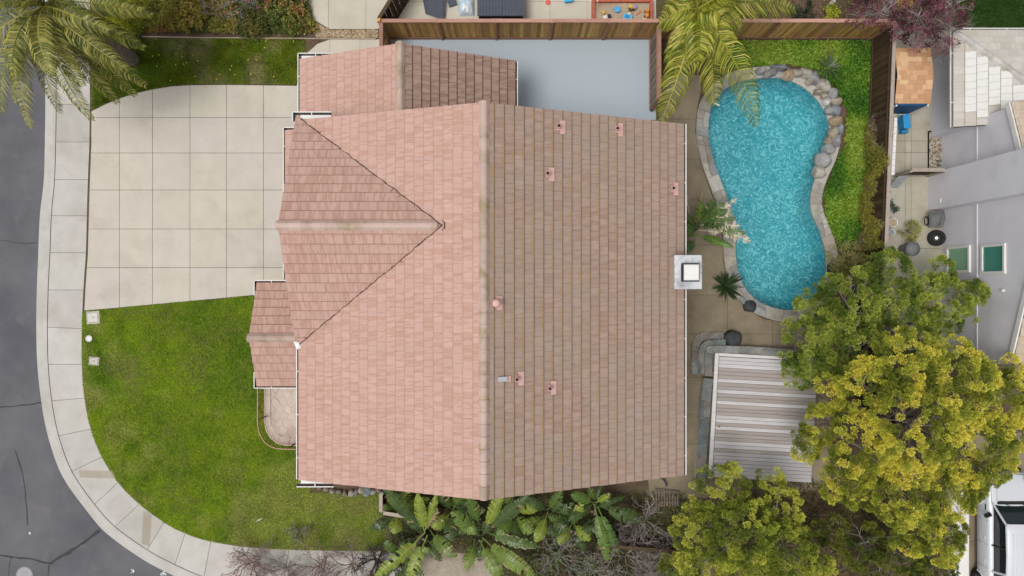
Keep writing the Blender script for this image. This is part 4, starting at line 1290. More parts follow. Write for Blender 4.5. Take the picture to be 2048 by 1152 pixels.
# stamped stones: jittered hexagon cells clipped to the inner area
cellw = .36
X0 = min(p[0] for p in inr); X1 = max(p[0] for p in inr); Y0 = min(p[1] for p in inr); Y1 = max(p[1] for p in inr)
def hexpt(i, j, k):
    cx = X0 + (i + (j % 2) * .5) * cellw; cy = Y0 + j * cellw * .87
    a = math.pi / 6 + k * math.pi / 3
    x, y = cx + math.cos(a) * cellw * .577, cy + math.sin(a) * cellw * .577
    q = (round(x * 20), round(y * 20)); rs = random.Random(q[0] * 7919 + q[1])
    return (x + rs.uniform(-.05, .05), y + rs.uniform(-.05, .05))
j = 0
while Y0 + j * cellw * .87 < Y1 + .3:
    i = -1
    while X0 + i * cellw < X1 + .3:
        pg = [Vector(hexpt(i, j, k)) for k in range(6)]
        c = clip_rect([(p.x, p.y) for p in shrink(pg, .004)], X0 + .012, X1, Y0 + .012, Y1)
        ctr = sum(pg, Vector((0, 0))) / 6
        if c and parea(c) > .01:
            dcorner = Vector((X0 + .75, Y0 + .75)) - ctr
            if not (ctr.x < X0 + .75 and ctr.y < Y0 + .75 and dcorner.length > .80):
                m = MB(); v = random.uniform(.93, 1.06); m.col = (v, v * random.uniform(.96, 1.0), v * random.uniform(.93, 1.0))
                m.prism(c, .27, .3 + random.uniform(-.002, .003)); m.build('stamped_stone', MT['stamped'], porch, vcol=True)
        i += 1
    j += 1
rl = thing('porch_railing', P(545, 840, .3), 'rust-red iron railing with tan handrail curving around the porch', 'railing')
rp = catmull([(*P2(x, y, .3), 0) for x, y in [(532, 752), (532, 800), (532, 835), (535, 855), (543, 871), (556, 882), (575, 887), (620, 888)]], 8)
L = [0]
for i in range(1, len(rp)): L.append(L[-1] + (rp[i] - rp[i - 1]).length)
def rat(s):
    for i in range(1, len(L)):
        if L[i] >= s: return rp[i - 1].lerp(rp[i], (s - L[i - 1]) / (L[i] - L[i - 1]))
    return rp[-1]
for z, r, mt in ((.40, .013, 'iron'), (1.20, .016, 'iron'), (1.27, .024, 'iron_cap')):
    m = MB(); m.tube([(p.x, p.y, z) for p in rp], r, 6); m.build('handrail' if mt == 'iron_cap' else 'rail', MT[mt], rl)
s = .03
while s < L[-1]:
    p = rat(s); m = MB(); m.tube([(p.x, p.y, .40), (p.x, p.y, 1.20)], .0085, 4); m.build('baluster', MT['iron'], rl); s += .108
for s in (1.75, 3.75, .0):
    p = rat(s); m = MB(); m.box((p.x, p.y, .78), (.045, .045, .98)); m.build('post', MT['iron'], rl)

# ================================================================== STREET THINGS
def lidbox(px, py, s, label, rz, cols=(.55, .53, .51)):
    t = thing('meter_box', P(px, py, G), label, 'utility box')
    p = P(px, py, G); m = MB(); m.col = (cols[0] * .85, cols[1] * .8, cols[2] * .78); m.bbox((p.x, p.y, G - .03), (s[0], s[1], .07), .01, rz); m.build('frame', MT['paint'], t, vcol=True)
    m = MB(); m.col = cols; m.bbox((p.x, p.y, G + .035), (s[0] * .72, s[1] * .68, .02), .006, rz); l = m.build('lid', MT['paint'], t, vcol=True)
    m = MB(); m.lathe((p.x + .02, p.y, G + .056), [(.025, 0), (.025, .003)], 10); m.build('key_hole', MT['black'], l)
lidbox(187, 635, (.58, .56), 'square white concrete meter box at the corner of driveway and lawn', .05)
lidbox(189, 722, (.46, .38), 'small rectangular concrete meter box in the lawn edge', -.1, (.48, .45, .42))
t = thing('valve_cover', P(179, 677, G), 'round white valve cover in the lawn beside the sidewalk', 'valve cover')
m = MB(); m.col = (.52, .5, .47); m.lathe(P(179, 677, G), [(.15, -.02), (.15, .05), (.12, .06)], 20); m.build('ring', MT['paint'], t, vcol=True)
m = MB(); m.col = (.66, .64, .62); m.lathe(P(179, 677, G + .055), [(.115, 0), (.11, .012)], 20); m.build('lid', MT['paint'], t, vcol=True)
t = thing('manhole_cover', P(49, 1147, 0), 'round pale manhole cover in the asphalt', 'manhole')
m = MB(); m.col = (.23, .23, .25); m.lathe(P(49, 1150, .003), [(.37, 0), (.37, .008), (.33, .012)], 32); m.build('rim', MT['paint'], t, vcol=True)
m = MB(); m.col = (.32, .31, .34); m.lathe(P(49, 1150, .012), [(.31, 0), (.31, .008), (.29, .01)], 32); lid = m.build('lid', MT['paint'], t, vcol=True)
for k_ in range(5):
    p = P(49, 1150, .024); m = MB(); m.col = (.25, .25, .27); m.box((p.x, p.y - .2 + k_ * .1, .025), (.4 - abs(k_ - 2) * .07, .03, .006)); m.build('rib', MT['paint'], lid, vcol=True)
def splat(px, py, r, n, label):
    m = MB(); m.col = (.75, .75, .76)
    for i in range(n):
        a = random.uniform(0, 6.28); d = random.uniform(0, r); p = P(px + math.cos(a) * d, py + math.sin(a) * d, .004)
        q = [(p.x + math.cos(t) * random.uniform(.01, .035), p.y + math.sin(t) * random.uniform(.01, .035), .0045 + i * .0004) for t in (0, 1, 2, 3.1, 4.2, 5.2)]
        m.add(q, [(0, 1, 2, 3, 4, 5)])
    m.build('paint_mark', MT['paint'], label=label, cat='paint mark', vcol=True)
splat(266, 1143, 5, 12, 'scattered white paint fleck on the asphalt near the kerb')
splat(327, 1147, 6, 22, 'solid white paint blot on the asphalt against the kerb')
splat(59, 1066, 3, 5, 'faint white scrape on the open asphalt')

# ================================================================== TOP YARD: SANDBOX AND STORAGE
sb = thing('sandbox', P(1245, 10, G), 'red wooden sandbox full of toys behind the cedar fence', 'sandbox')
sx0, sx1 = P(1187, 0, .4).x, P(1303, 0, .4).x; sy1 = P(0, 1, .4).y; sy0 = sy1 - 1.2
m = MB(); m.prism([(sx0, sy0), (sx1, sy0), (sx1, sy1), (sx0, sy1)], G, .26); m.build('sand', MT['sand'], sb)
for c, s in (((sx0, (sy0 + sy1) / 2), (.12, 1.3)), ((sx1, (sy0 + sy1) / 2), (.12, 1.3))):
    m = MB(); m.bbox((*c, G), (*s, .32), .01); m.build('side_board', MT['redwood'], sb)
for y in (sy0, sy1):
    m = MB(); m.bbox(((sx0 + sx1) / 2, y, G), (sx1 - sx0 - .125, .12, .31), .01); m.build('side_board', MT['redwood'], sb)
def toy(name, px, py, parts, label, cat='toy', z=.262, rz=0.0):
    p = P(px, py, z); t = thing(name, p, label, cat)
    for (pn, shape, off, size, col) in parts:
        m = MB(); m.col = col
        M = Matrix.Translation(p) @ Matrix.Rotation(rz, 4, 'Z')
        if shape == 'b':
            m.bbox((0, 0, 0), size, min(size) * .2); m.v = [tuple(M @ (Vector(v) + Vector(off))) for v in m.v]
        else:
            m.lathe((0, 0, 0), [(size[0] * .7, 0), (size[0], size[1] * .3), (size[0], size[1] * .8), (size[0] * .8, size[1])], 14); m.v = [tuple(M @ (Vector(v) + Vector(off))) for v in m.v]
        m.build(pn, MT['paint'], t, vcol=True)
BLU, YEL, WH, BLK, ORG, PUR, RED = (.05, .30, .62), (.62, .42, .08), (.7, .66, .58), (.03, .03, .03), (.62, .24, .05), (.35, .25, .55), (.55, .06, .05)
truck = lambda c, c2: [('body', 'b', (0, 0, .04), (.34, .16, .08), c), ('cab', 'b', (.10, 0, .12), (.13, .15, .10), c2), ('bed', 'b', (-.08, 0, .12), (.17, .15, .05), c)] + \
    [('wheel', 'b', (dx, dy, 0), (.08, .04, .08), BLK) for dx in (-.1, .1) for dy in (-.09, .09)]
toy('toy_truck', 1213, 36, truck(WH, BLK), 'white and black toy truck in the sandbox', rz=.2)
toy('toy_truck', 1264, 16, truck(YEL, PUR), 'yellow and purple toy truck in the sandbox', rz=-.3)
toy('toy_truck', 1293, 29, truck(ORG, ORG), 'orange toy truck at the edge of the sandbox', rz=1.5)
toy('toy_digger', 1258, 30, [('body', 'b', (0, 0, .04), (.2, .14, .1), YEL), ('arm', 'b', (.16, .1, .1), (.3, .05, .05), BLK), ('cab', 'b', (-.03, 0, .14), (.1, .1, .1), WH)], 'yellow toy digger with black arm in the sandbox', rz=.5)
toy('toy_bucket', 1234, 21, [('bowl', 'c', (0, 0, 0), (.12, .14), BLU), ('lip', 'c', (0, 0, .10), (.135, .05), (.08, .38, .7)), ('handle', 'b', (-.15, .05, .05), (.14, .04, .03), (.2, .42, .6))], 'small blue toy scoop bucket in the sandbox')
toy('toy_tub', 1254, 38, [('tub', 'b', (0, 0, 0), (.34, .26, .16), (.06, .36, .66)), ('lip', 'b', (0, 0, .15), (.38, .30, .03), (.10, .44, .74)), ('load', 'b', (-.02, .03, .17), (.2, .14, .03), (.04, .24, .5))], 'bright blue toy tub among sandbox toys', rz=-.2)
toy('toy_ball', 1207, 26, [('ball', 'c', (0, 0, 0), (.075, .12), YEL)], 'small yellow toy lying on the sand')
toy('toy_block', 1289, 40, [('block', 'b', (0, 0, 0), (.2, .12, .09), WH), ('stud', 'b', (.03, 0, .09), (.08, .06, .03), (.6, .3, .2))], 'white toy block by the sandbox corner')
toy('toy_figure', 1194, 5, [('body', 'b', (0, 0, 0), (.09, .07, .12), (.5, .55, .4)), ('head', 'c', (0, 0, .12), (.035, .06), WH)], 'small pale toy figure in the far sandbox corner')
toy('toy_rake', 1277, 27, [('handle', 'b', (0, 0, 0), (.28, .03, .03), RED), ('head', 'b', (.14, 0, 0), (.04, .14, .03), ORG)], 'red and orange toy rake on the sand', rz=.7)
toy('flying_disc', 1096, 5, [('disc', 'c', (0, 0, 0), (.115, .03), (.62, .09, .07)), ('dome', 'c', (0, 0, .03), (.08, .012), (.68, .13, .1))], 'round red toy disc on the concrete patio', z=.131)
toy('blue_tub', 1136, -1, [('tub', 'b', (0, 0, 0), (.32, .32, .2), (.03, .33, .66)), ('lip', 'b', (0, 0, .2), (.36, .36, .03), (.05, .42, .75))], 'bright blue tub on the concrete patio', 'tub', z=.131, rz=.1)

bx = thing('storage_box', P(1000, 5, .13), 'large slate-blue resin storage box with ribbed lid behind the fence', 'storage box')
bx0, bx1 = P(957, 0, 1.0).x, P(1046, 0, 1.0).x; byy = P(0, 34, 1.0).y
m = MB(); m.box(((bx0 + bx1) / 2, byy + .55, .55), (bx1 - bx0, 1.0, .84)); m.build('body', MT['resin_dark'], bx)
m = MB(); m.box(((bx0 + bx1) / 2 - .2, byy + .04, .72), (.55, .03, .03)); m.build('latch', MT['resin'], bx)
nb_ = 15; wl_ = (bx1 - bx0 + .12) / nb_
for s in range(2):
    xa = bx0 - .06 + (bx1 - bx0 + .12) * (.53 * s); xb = bx0 - .06 + (bx1 - bx0 + .12) * (.53 if s == 0 else 1.0)
    m = MB(); m.box(((xa + xb) / 2, byy + .62, .99), (xb - xa - .01, 1.16, .04)); ld = m.build('lid', MT['resin'], bx)
    k = 8 if s == 0 else 7
    for i in range(k):
        m = MB(); m.bbox((xa + (xb - xa) * (i + .5) / k, byy + .62, 1.01), ((xb - xa) / k - .014, 1.14, .014), .004); m.build('rib', MT['resin'], ld)
t = thing('curved_plastic_panel', P(868, 12, .13), 'loose curved grey plastic panel lying on the neighbour patio', 'plastic panel')
m = MB(); vs_ = []
for i in range(9):
    u = i / 8
    for j in range(7):
        vq = j / 6
        x = 843 + 44 * u + (1 - vq) * 8 * (1 - u); y = 28 + 11 * u - 42 * vq
        z = .16 + .10 * math.sin(u * math.pi * .9) + (.10 if u > .85 else 0)
        vs_.append(P(x, y, z))
m.add(vs_, [(i * 7 + j, (i + 1) * 7 + j, (i + 1) * 7 + j + 1, i * 7 + j + 1) for i in range(8) for j in range(6)])
m.build('panel', MT['resin'], t, smooth=True)
m = MB(); m.tube([P(887, 38, .28), P(889, 20, .3), P(891, -6, .28)], .035, 6); m.build('rolled_edge', MT['resin'], t)
m = MB(); m.box(P(903, 2, .2), (.35, .45, .12), .3); m.build('plastic_crate', MT['resin'], label='small dark grey plastic box beside the clear bag', cat='box')
# clear plastic bag, a crumpled pillow
bmt = surf('clear_plastic_bag', (.33, .47, .60), (.60, .66, .70), 9, .25, 30, .2, .4, (.75, .62, .55), 3.0, spec=.6)
m = MB(); nn = 14; vs_ = []
from mathutils import noise as mnoise
for i in range(nn + 1):
    for j in range(nn + 1):
        u, v = i / nn, j / nn
        e = (max(0, 1 - abs(2 * u - 1) ** 3) * max(0, 1 - abs(2 * v - 1) ** 3)) ** .6
        p = P(916 + 33 * u, 32 - 44 * v, .14); vs_.append((p.x, p.y, .14 + .28 * e + .07 * e * mnoise.noise(Vector((u * 7, v * 7, 2)))))
m.add(vs_, [(i * (nn + 1) + j, (i + 1) * (nn + 1) + j, (i + 1) * (nn + 1) + j + 1, i * (nn + 1) + j + 1) for i in range(nn) for j in range(nn)])
m.build('plastic_bag', bmt, smooth=True, label='crumpled clear plastic bag of pool toys beside the storage box', cat='bag')

# ================================================================== NEIGHBOUR SIDE YARD THINGS
sh = thing('playhouse_shed', P(1815, 160, .13), 'small blue shed with tan shingle roof against the dark fence', 'shed')
sX0, sX1, sY0, sY1 = 15.93, 17.30, 7.55, 9.90
m = MB(); m.box(((sX0 + sX1) / 2, (sY0 + sY1) / 2 - .02, .9), (sX1 - sX0 - .12, sY1 - sY0 - .10, 1.54)); m.build('wall', MT['blue_wall'], sh)
for xx in (sX0 + .03, sX1 - .03):
    for yy in (sY0 + .03, sY1 - .05):
        m = MB(); m.box((xx, yy, .9), (.07, .07, 1.54)); m.build('corner_trim', MT['white'], sh)
m = MB(); m.box(((sX0 + sX1) / 2, sY0 + .01, .2), (sX1 - sX0, .04, .1)); m.build('base_trim', MT['white'], sh)
rm = (sY0 + sY1) / 2 + .05; rzt, rze = 1.88, 1.68
SCOL = [(.50, .28, .15), (.46, .25, .13), (.56, .33, .18), (.62, .39, .22), (.48, .27, .15)]
for sgn in (1, -1):
    ye = sY1 + .05 if sgn > 0 else sY0 + .10
    A = Vector((sX0 - .06, ye, rze)); V = (Vector((sX0 - .06, rm, rzt)) - A); sl = V.length; V.normalize(); U = Vector((1, 0, 0)); Nn = U.cross(V) * (1 if sgn < 0 else -1)
    if Nn.z < 0: Nn = -Nn
    m = MB(); wd = sX1 - sX0 + .12
    m.add([A - Nn * .01, A + U * wd - Nn * .01, A + U * wd + V * sl - Nn * .01, A + V * sl - Nn * .01], [(0, 1, 2, 3)]); rf = m.build('roof', MT['under'], sh)
    rows = 6; ex = sl / rows
    for i in range(rows):
        u = -random.uniform(0, .2)
        while u < wd:
            w_ = random.choice((.22, .30, .36)); a0, a1 = max(u, 0), min(u + w_ - .006, wd)
            if a1 - a0 > .02:
                m = MB(); m.col = random.choice(SCOL)
                q = [A + U * a0 + V * (i * ex), A + U * a1 + V * (i * ex), A + U * a1 + V * ((i + 1) * ex), A + U * a0 + V * ((i + 1) * ex)]
                zz = [.022, .022, .008, .008]
                m.add([p + Nn * k for p, k in zip(q, zz)] + [p for p in q], [(0, 1, 2, 3), (4, 5, 1, 0), (5, 6, 2, 1), (6, 7, 3, 2), (7, 4, 0, 3)])
                m.build('shingle', MT['shingle'], rf, vcol=True)
            u += w_
# ladder hung on the fence: rail seen edge-on with rung ends
ld = thing('ladder', P(1781, 290, G), 'white ladder laid on edge along the dark fence', 'ladder')
la, lb = P(1791, 236, 1.62), P(1785, 350, 1.62)
d = lb - la
for zz in (1.62, 1.22):
    m = MB(); c = (la + lb) / 2; m.box((c.x, c.y, zz), (.13, d.length, .05), math.atan2(d.y, d.x) + math.pi / 2); rlg = m.build('rail', MT['white'], ld)
for i in range(9):
    p = la.lerp(lb, (i + .5) / 9); m = MB(); m.tube([(p.x, p.y, 1.22), (p.x, p.y, 1.62)], .018, 6); m.build('rung', MT['white'], ld)
    for dx in (-.03, .03):
        m = MB(); m.lathe((p.x + dx, p.y, 1.646), [(.014, 0), (.012, .004)], 8); m.build('rivet', MT['black'], ld)
bn = thing('blue_bin', P(1801, 250, .13), 'bright blue plastic bin below the shed', 'bin')
p = P(1801, 248, .13)
m = MB(); m.col = (.02, .24, .52); m.bbox((p.x, p.y, .13), (.26, .56, .45), .03, .08); m.build('tub', MT['paint'], bn, vcol=True)
m = MB(); m.col = (.03, .30, .62); m.bbox((p.x, p.y, .58), (.30, .60, .05), .015, .08); m.build('lid', MT['paint'], bn, vcol=True)
m = MB(); m.col = (.03, .22, .45); m.bbox((p.x + .05, p.y - .38, .13), (.3, .14, .3), .03, .08); m.build('scoop', MT['paint'], bn, vcol=True)
for i in range(6):
    t = thing('bottle', P(1873 + (i % 2) * 5, 322 + i * 4.4, G), 'small glass bottle in the row at the end of the river stones', 'bottle', 'bottles in the stone bed')
    p = P(1873 + (i % 2) * 5, 322 + i * 4.4, G + .03); M = Matrix.Rotation(math.pi / 2, 4, 'Y')
    m = MB(); m.col = ((.03, .14, .10), (.45, .5, .5))[i % 2]; m.lathe(p, [(.03, 0), (.03, .15), (.012, .19), (.012, .25)], 10, M); m.build('glass', MT['paint'], t, vcol=True)
m = MB(); m.tube([P(1857, 263, .16), P(1885, 263, .16)], .03, 4); m.tube([P(1857, 263, .16), P(1857, 350, .16)], .03, 4); m.build('bed_edging', MT['fence_grey'], label='dark timber edging around the river stone bed', cat='edging')
m = MB(); q = [P(1797, 352, .95), P(1817, 352, .95), P(1795, 376, .2), P(1776, 374, .2)]
q2 = [v + Vector((0, 0, .03)) for v in q]; m.add(q + q2, [(4, 5, 6, 7), (3, 2, 1, 0), (0, 1, 5, 4), (1, 2, 6, 5), (2, 3, 7, 6), (3, 0, 4, 7)])
m.build('leaning_panel', surf('grey_sheet_metal', (.30, .32, .35), (.38, .40, .43), 3, .5), label='grey sheet panel leaning by the low dark gate', cat='panel')
# wheelbarrow standing on its nose against the wall
wb = thing('wheelbarrow', P(1866, 440, .13), 'dark grey wheelbarrow leaning against the lavender wall', 'wheelbarrow')
gm = surf('worn_grey_steel', (.12, .125, .13), (.20, .205, .21), 8, .5, 40, .2, .1)
tr = [P(1860, 424, .75), P(1888, 421, .75), P(1880, 455, .35), P(1859, 455, .35)]
trb = [P(1864, 430, .55), P(1879, 429, .55), P(1875, 450, .28), P(1862, 450, .28)]
m = MB(); m.add(tr + trb, [(4, 5, 6, 7), (0, 1, 5, 4), (1, 2, 6, 5), (2, 3, 7, 6), (3, 0, 4, 7)]); m.build('tray', gm, wb)
m = MB(); m.tube(tr + [tr[0]], .018, 6); m.build('tray_rim', gm, wb)
m = MB(); m.tube([P(1888, 424, .7), P(1890, 438, .5), P(1884, 455, .3)], .018, 6); m.build('handle', gm, wb)
wc = P(1853, 442, .34); M = Matrix.Rotation(math.pi / 2, 4, 'X') @ Matrix.Rotation(.2, 4, 'Y')
def torus(c, R0, r0, M, su=24, sv=8):
    m = MB(); vs_ = []
    for i in range(su):
        a = 2 * math.pi * i / su
        for j in range(sv):
            b = 2 * math.pi * j / sv; vs_.append(Vector(c) + (M.to_3x3() @ Vector(((R0 + r0 * math.cos(b)) * math.cos(a), (R0 + r0 * math.cos(b)) * math.sin(a), r0 * math.sin(b)))))
    m.add(vs_, [(i * sv + j, ((i + 1) % su) * sv + j, ((i + 1) % su) * sv + (j + 1) % sv, i * sv + (j + 1) % sv) for i in range(su) for j in range(sv)]); return m
Mt = Matrix.Rotation(R(35), 4, 'Y')
torus(wc, .19, .022, Mt).build('wheel', MT['rubber'], wb, smooth=True)
ty = thing('car_wheel', P(1873, 476, .13), 'black car tyre with steel rim leaning on the lavender wall', 'tyre')
Mt = Matrix.Rotation(R(-28), 4, 'Y'); tc = P(1873, 476, .35)
torus(tc, .25, .10, Mt, 32, 12).build('tyre', MT['rubber'], ty, smooth=True)
m = MB(); m.lathe(tc, [(.20, -.03), (.17, .01), (.09, -.01), (.001, -.01)], 24, Mt, cap=False); rim = m.build('rim', MT['resin_dark'], ty, smooth=True)
m = MB(); m.lathe(tc, [(.055, .0), (.05, .045), (.03, .045), (.03, .01)], 16, Mt, cap=False); m.build('hub', MT['chrome'], rim)
def bucket(px, py, r, label, fill):
    t = thing('bucket', P(px, py, .13), label, 'bucket'); p = P(px, py, .13)
    m = MB(); m.lathe(p, [(r * .8, 0), (r, .3), (r * 1.06, .3), (r * .94, .29), (r * .9, .2)], 20, cap=False); m.build('pail', MT['white'], t, smooth=False)
    m = MB(); m.col = fill; m.lathe(p + Vector((0, 0, .2)), [(r * .9, 0), (.001, .01)], 20, cap=False); m.build('contents', MT['paint'], t, vcol=True)
bucket(1779, 446, .19, 'wide white bucket of scraps by the dark fence', (.36, .28, .2))
bucket(1777, 465, .13, 'narrow white bucket by the dark fence', (.2, .24, .28))
t = thing('trash_can', P(1806, 500, .13), 'round dark grey trash can under the tree edge', 'trash can'); p = P(1806, 500, .13)
m = MB(); m.lathe(p, [(.24, 0), (.28, .7), (.29, .72)], 20); m.build('can', gm, t, smooth=False)
m = MB(); m.lathe(p + Vector((0, 0, .72)), [(.31, 0), (.30, .05), (.1, .12), (.001, .125)], 20, cap=False); m.build('lid', gm, t, smooth=True)
# white garden wall next to the neighbour driveway
m = MB(); a = [P2(1902, 968, .4), P2(1938, 962, .4), P2(1937, 1240, .4), P2(1905, 1240, .4)]; m.prism(a, .05, .42, .02)
m.build('low_wall', MT['white'], label='low white rendered wall between trees and neighbour driveway', cat='wall')
# pallet and pad by the back corner
pal = thing('pallet', P(1335, 995, G), 'grey slatted wooden pallet near the back corner of the house', 'pallet')
for i in range(9):
    a, b = P(1314 + i * 5.4, 978 + i * .6, .3), P(1311 + i * 5.4, 1012, .22); m = MB(); m.col = (.55, .52, .5); c = (a + b) / 2; d = b - a
    m.box((c.x, c.y, c.z), (.07, d.length, .02), 0); m.build('slat', MT['fence_grey'], pal, vcol=True)
for y in (984, 1006):
    c = P(1335, y, .23); m = MB(); m.col = (.45, .43, .4); m.box((c.x, c.y, .21), (1.02, .08, .05)); m.build('cross_bar', MT['fence_grey'], pal, vcol=True)
m = MB(); p = P(1397, 968, .3); m.bbox((p.x, p.y, .12), (.45, .42, .3), .02); m.c = [(.62, .62, .62)] * len(m.v); m.build('concrete_block', MT['sidewalk'], label='square grey concrete block beside the deck wall', cat='block', vcol=True)
m = MB(); m.tube([P(1322, 955, 4.6), P(1328, 960, .4), P(1334, 972, .25)], .04, 8); m.build('downspout', MT['resin'], house)
# stones edging the bed below the house
RC = [((.26, .215, .175), 'brown'), ((.32, .28, .23), 'light brown'), ((.22, .185, .16), 'dark brown')]
for i, (x, y, a, b) in enumerate(((652, 978, 7, 6), (665, 982, 7, 7), (678, 984, 6, 8), (690, 987, 8, 6), (702, 988, 7, 9), (713, 985, 7, 7), (733, 987, 8, 8), (745, 984, 7, 9), (756, 981, 7, 7), (640, 975, 6, 6), (764, 988, 6, 8))):
    rock('stone', x, y, a, b, .2, RC[i % 3][0], '%s edging stone in the row under the front gable corner' % RC[i % 3][1], 'edging stones under the gable', i * .7, cat='stone')
rock('stone', 723, 982, 8, 7, .22, (.50, .43, .33), 'pale cream edging stone under the gable beside a blue-grey one', None, .2, cat='stone')
rock('stone', 735, 984, 12, 10, .26, (.24, .30, .31), 'large blue-grey edging stone under the gable', None, .4, cat='stone')

# ================================================================== PARKED CAR
car = thing('parked_car', (21.1, -10.5, .13), 'white sport utility vehicle parked on the neighbour driveway', 'car')
CX, CF = 21.1, -7.85
# body: stations along Y (front to rear) with half-width at sill, waist, and hood/roof heights
def loft(stations, name, mat, closed_front=True):
    m = MB(); k = len(stations[0])
    for s in stations: m.v += [tuple(p) for p in s]; m.c += [(1, 1, 1)] * k
    for i in range(len(stations) - 1):
        for j in range(k - 1): m.f.append((i * k + j, i * k + j + 1, (i + 1) * k + j + 1, (i + 1) * k + j))
    m.f.append(tuple(range(k))[::-1]); m.f.append(tuple(range((len(stations) - 1) * k, len(stations) * k)))
    return m.build(name, mat, car, smooth=True)
def ring(y, hw, zb, zw, zt, tw):
    hp = [(-hw * .93, zb), (-hw, zb + .22), (-hw, zw - .14), (-hw * .97, zw - .03), (-tw, zt - .05), (-tw * .80, zt - .004), (-tw * .3, zt + .015)]
    return [(CX + x, CF + y, z + .13) for x, z in hp] + [(CX - x, CF + y, z + .13) for x, z in hp[::-1]]
body = loft([ring(.02, .70, .35, .78, .82, .60), ring(-.10, .88, .30, .86, .92, .74), ring(-.45, .97, .25, .95, 1.02, .82), ring(-1.0, 1.0, .24, 1.0, 1.08, .84),
             ring(-1.35, 1.0, .24, 1.04, 1.12, .85), ring(-3.0, 1.0, .24, 1.06, 1.14, .86), ring(-5.4, .99, .26, 1.06, 1.14, .86), ring(-5.75, .94, .32, 1.0, 1.08, .8)], 'body', MT['carpaint'])
sub = body.modifiers.new('round', 'SUBSURF'); sub.levels = 2; sub.render_levels = 2
def cab(y, hw, z): return [(CX - hw, CF + y, 1.2), (CX - hw * .995, CF + y, 1.25)]
gl = []
gs = [(-1.22, .80, .82, 1.15), (-1.95, .80, .70, 1.80), (-2.3, .81, .68, 1.86), (-3.8, .81, .68, 1.86), (-4.55, .80, .68, 1.82), (-4.95, .78, .70, 1.2)]
m = MB()
for y, b, t, z in gs: m.v += [(CX - b, CF + y, 1.16), (CX - (b + t) / 2 - .03, CF + y, (1.16 + z) / 2 + .04), (CX - t, CF + y, z), (CX + t, CF + y, z), (CX + (b + t) / 2 + .03, CF + y, (1.16 + z) / 2 + .04), (CX + b, CF + y, 1.16)]
m.c = [(1, 1, 1)] * len(m.v)
for i in range(len(gs) - 1):
    for j in range(5): m.f.append((i * 6 + j, i * 6 + j + 1, i * 6 + 7 + j, i * 6 + 6 + j))
m.build('glasshouse', MT['glass_dark'], car, smooth=False)
m = MB(); rs_ = []
for y, hw, z in ((-1.90, .62, 1.85), (-2.15, .70, 1.91), (-3.2, .71, 1.93), (-4.3, .70, 1.91), (-4.62, .66, 1.85)):
    rs_.append([(CX - hw - .02, CF + y, z - .05), (CX - hw * .94, CF + y, z), (CX, CF + y, z + .02), (CX + hw * .94, CF + y, z), (CX + hw + .02, CF + y, z - .05)])
for r_ in rs_: m.v += r_
m.c = [(1, 1, 1)] * len(m.v)
for i in range(4):
    for j in range(4): m.f.append((i * 5 + j, i * 5 + j + 1, i * 5 + 6 + j, i * 5 + 5 + j))
rf = m.build('roof', MT['carpaint'], car, smooth=True)
for i in range(7):
    x = CX - .48 + i * .16; m = MB(); m.bbox((x, CF - 3.3, 1.925), (.05, 2.0, .018), .006); m.build('roof_rib', MT['carpaint'], rf)
for sx in (-1, 1):
    m = MB(); m.tube([(CX + sx * .83, CF - 1.22, 1.20), (CX + sx * .70, CF - 1.95, 1.84)], .045, 6); m.build('windscreen_pillar', MT['carpaint'], car)
    m = MB(); m.tube([(CX + sx * .72, CF - 1.95, 1.86), (CX + sx * .71, CF - 3.2, 1.89), (CX + sx * .71, CF - 4.5, 1.86)], .04, 6); m.build('roof_rail', MT['carpaint'], car)
    m = MB(); m.tube([(CX + sx * .84, CF - 4.1, 1.2), (CX + sx * .72, CF - 4.0, 1.84)], .05, 6); m.build('rear_pillar', MT['carpaint'], car)
    m = MB(); m.tube([(CX + sx * .86, CF - 3.0, 1.2), (CX + sx * .73, CF - 2.95, 1.84)], .03, 6); m.build('door_pillar', MT['resin_dark'], car)
    m = MB(); m.bbox((CX + sx * 1.06, CF - 1.72, 1.18), (.26, .13, .17), .04, sx * -.35); m.build('mirror', MT['resin_dark'], car)
    for yh in (-2.75, -3.75):
        m = MB(); m.bbox((CX + sx * 1.0, CF + yh, .96), (.03, .2, .05), .008); m.build('door_handle', MT['chrome'], car)
    m = MB(); m.bbox((CX + sx * .99, CF - 1.45, .98), (.025, .25, .06), .005); m.build('fender_vent', MT['resin_dark'], car)
    m = MB(); m.add([(CX + sx * .60, CF - .04, .93), (CX + sx * .90, CF - .22, .98), (CX + sx * .93, CF - .50, 1.08), (CX + sx * .76, CF - .24, 1.06)], [(0, 1, 2, 3) if sx > 0 else (3, 2, 1, 0)]); m.build('headlight', MT['chrome'], car)
    for yw in (-.98, -4.75):
        M = Matrix.Rotation(math.pi / 2, 4, 'Y'); c = Vector((CX + sx * .97, CF + yw, .13 + .38))
        torus(c, .28, .115, M, 28, 10).build('wheel', MT['rubber'], car, smooth=True)
        m = MB(); m.lathe(c + Vector((sx * .06, 0, 0)), [(.25, 0), (.2, .02), (.06, .03), (.001, .03)], 20, M, cap=False); m.build('rim', MT['chrome'], car)
        m = MB(); arch = [(CX + sx * 1.0, CF + yw + .44 * math.cos(t), .13 + .40 + .44 * math.sin(t)) for t in [math.pi * i / 10 for i in range(11)]]
        m.tube(arch, .05, 6); m.build('wheel_arch', MT['carpaint'], car)
m = MB(); m.bbox((CX, CF + .05, .42), (1.5, .12, .3), .03); m.build('front_bumper', MT['resin_dark'], car)
m = MB(); m.bbox((CX, CF - 1.20, 1.235), (1.3, .14, .02), .005); m.build('wiper_cowl', MT['resin_dark'], car)
for sx in (-.35, .35):
    m = MB(); m.tube([(CX + sx, CF - 1.24, 1.26), (CX + sx + .35, CF - 1.42, 1.43)], .012, 4); m.build('wiper', MT['resin_dark'], car)

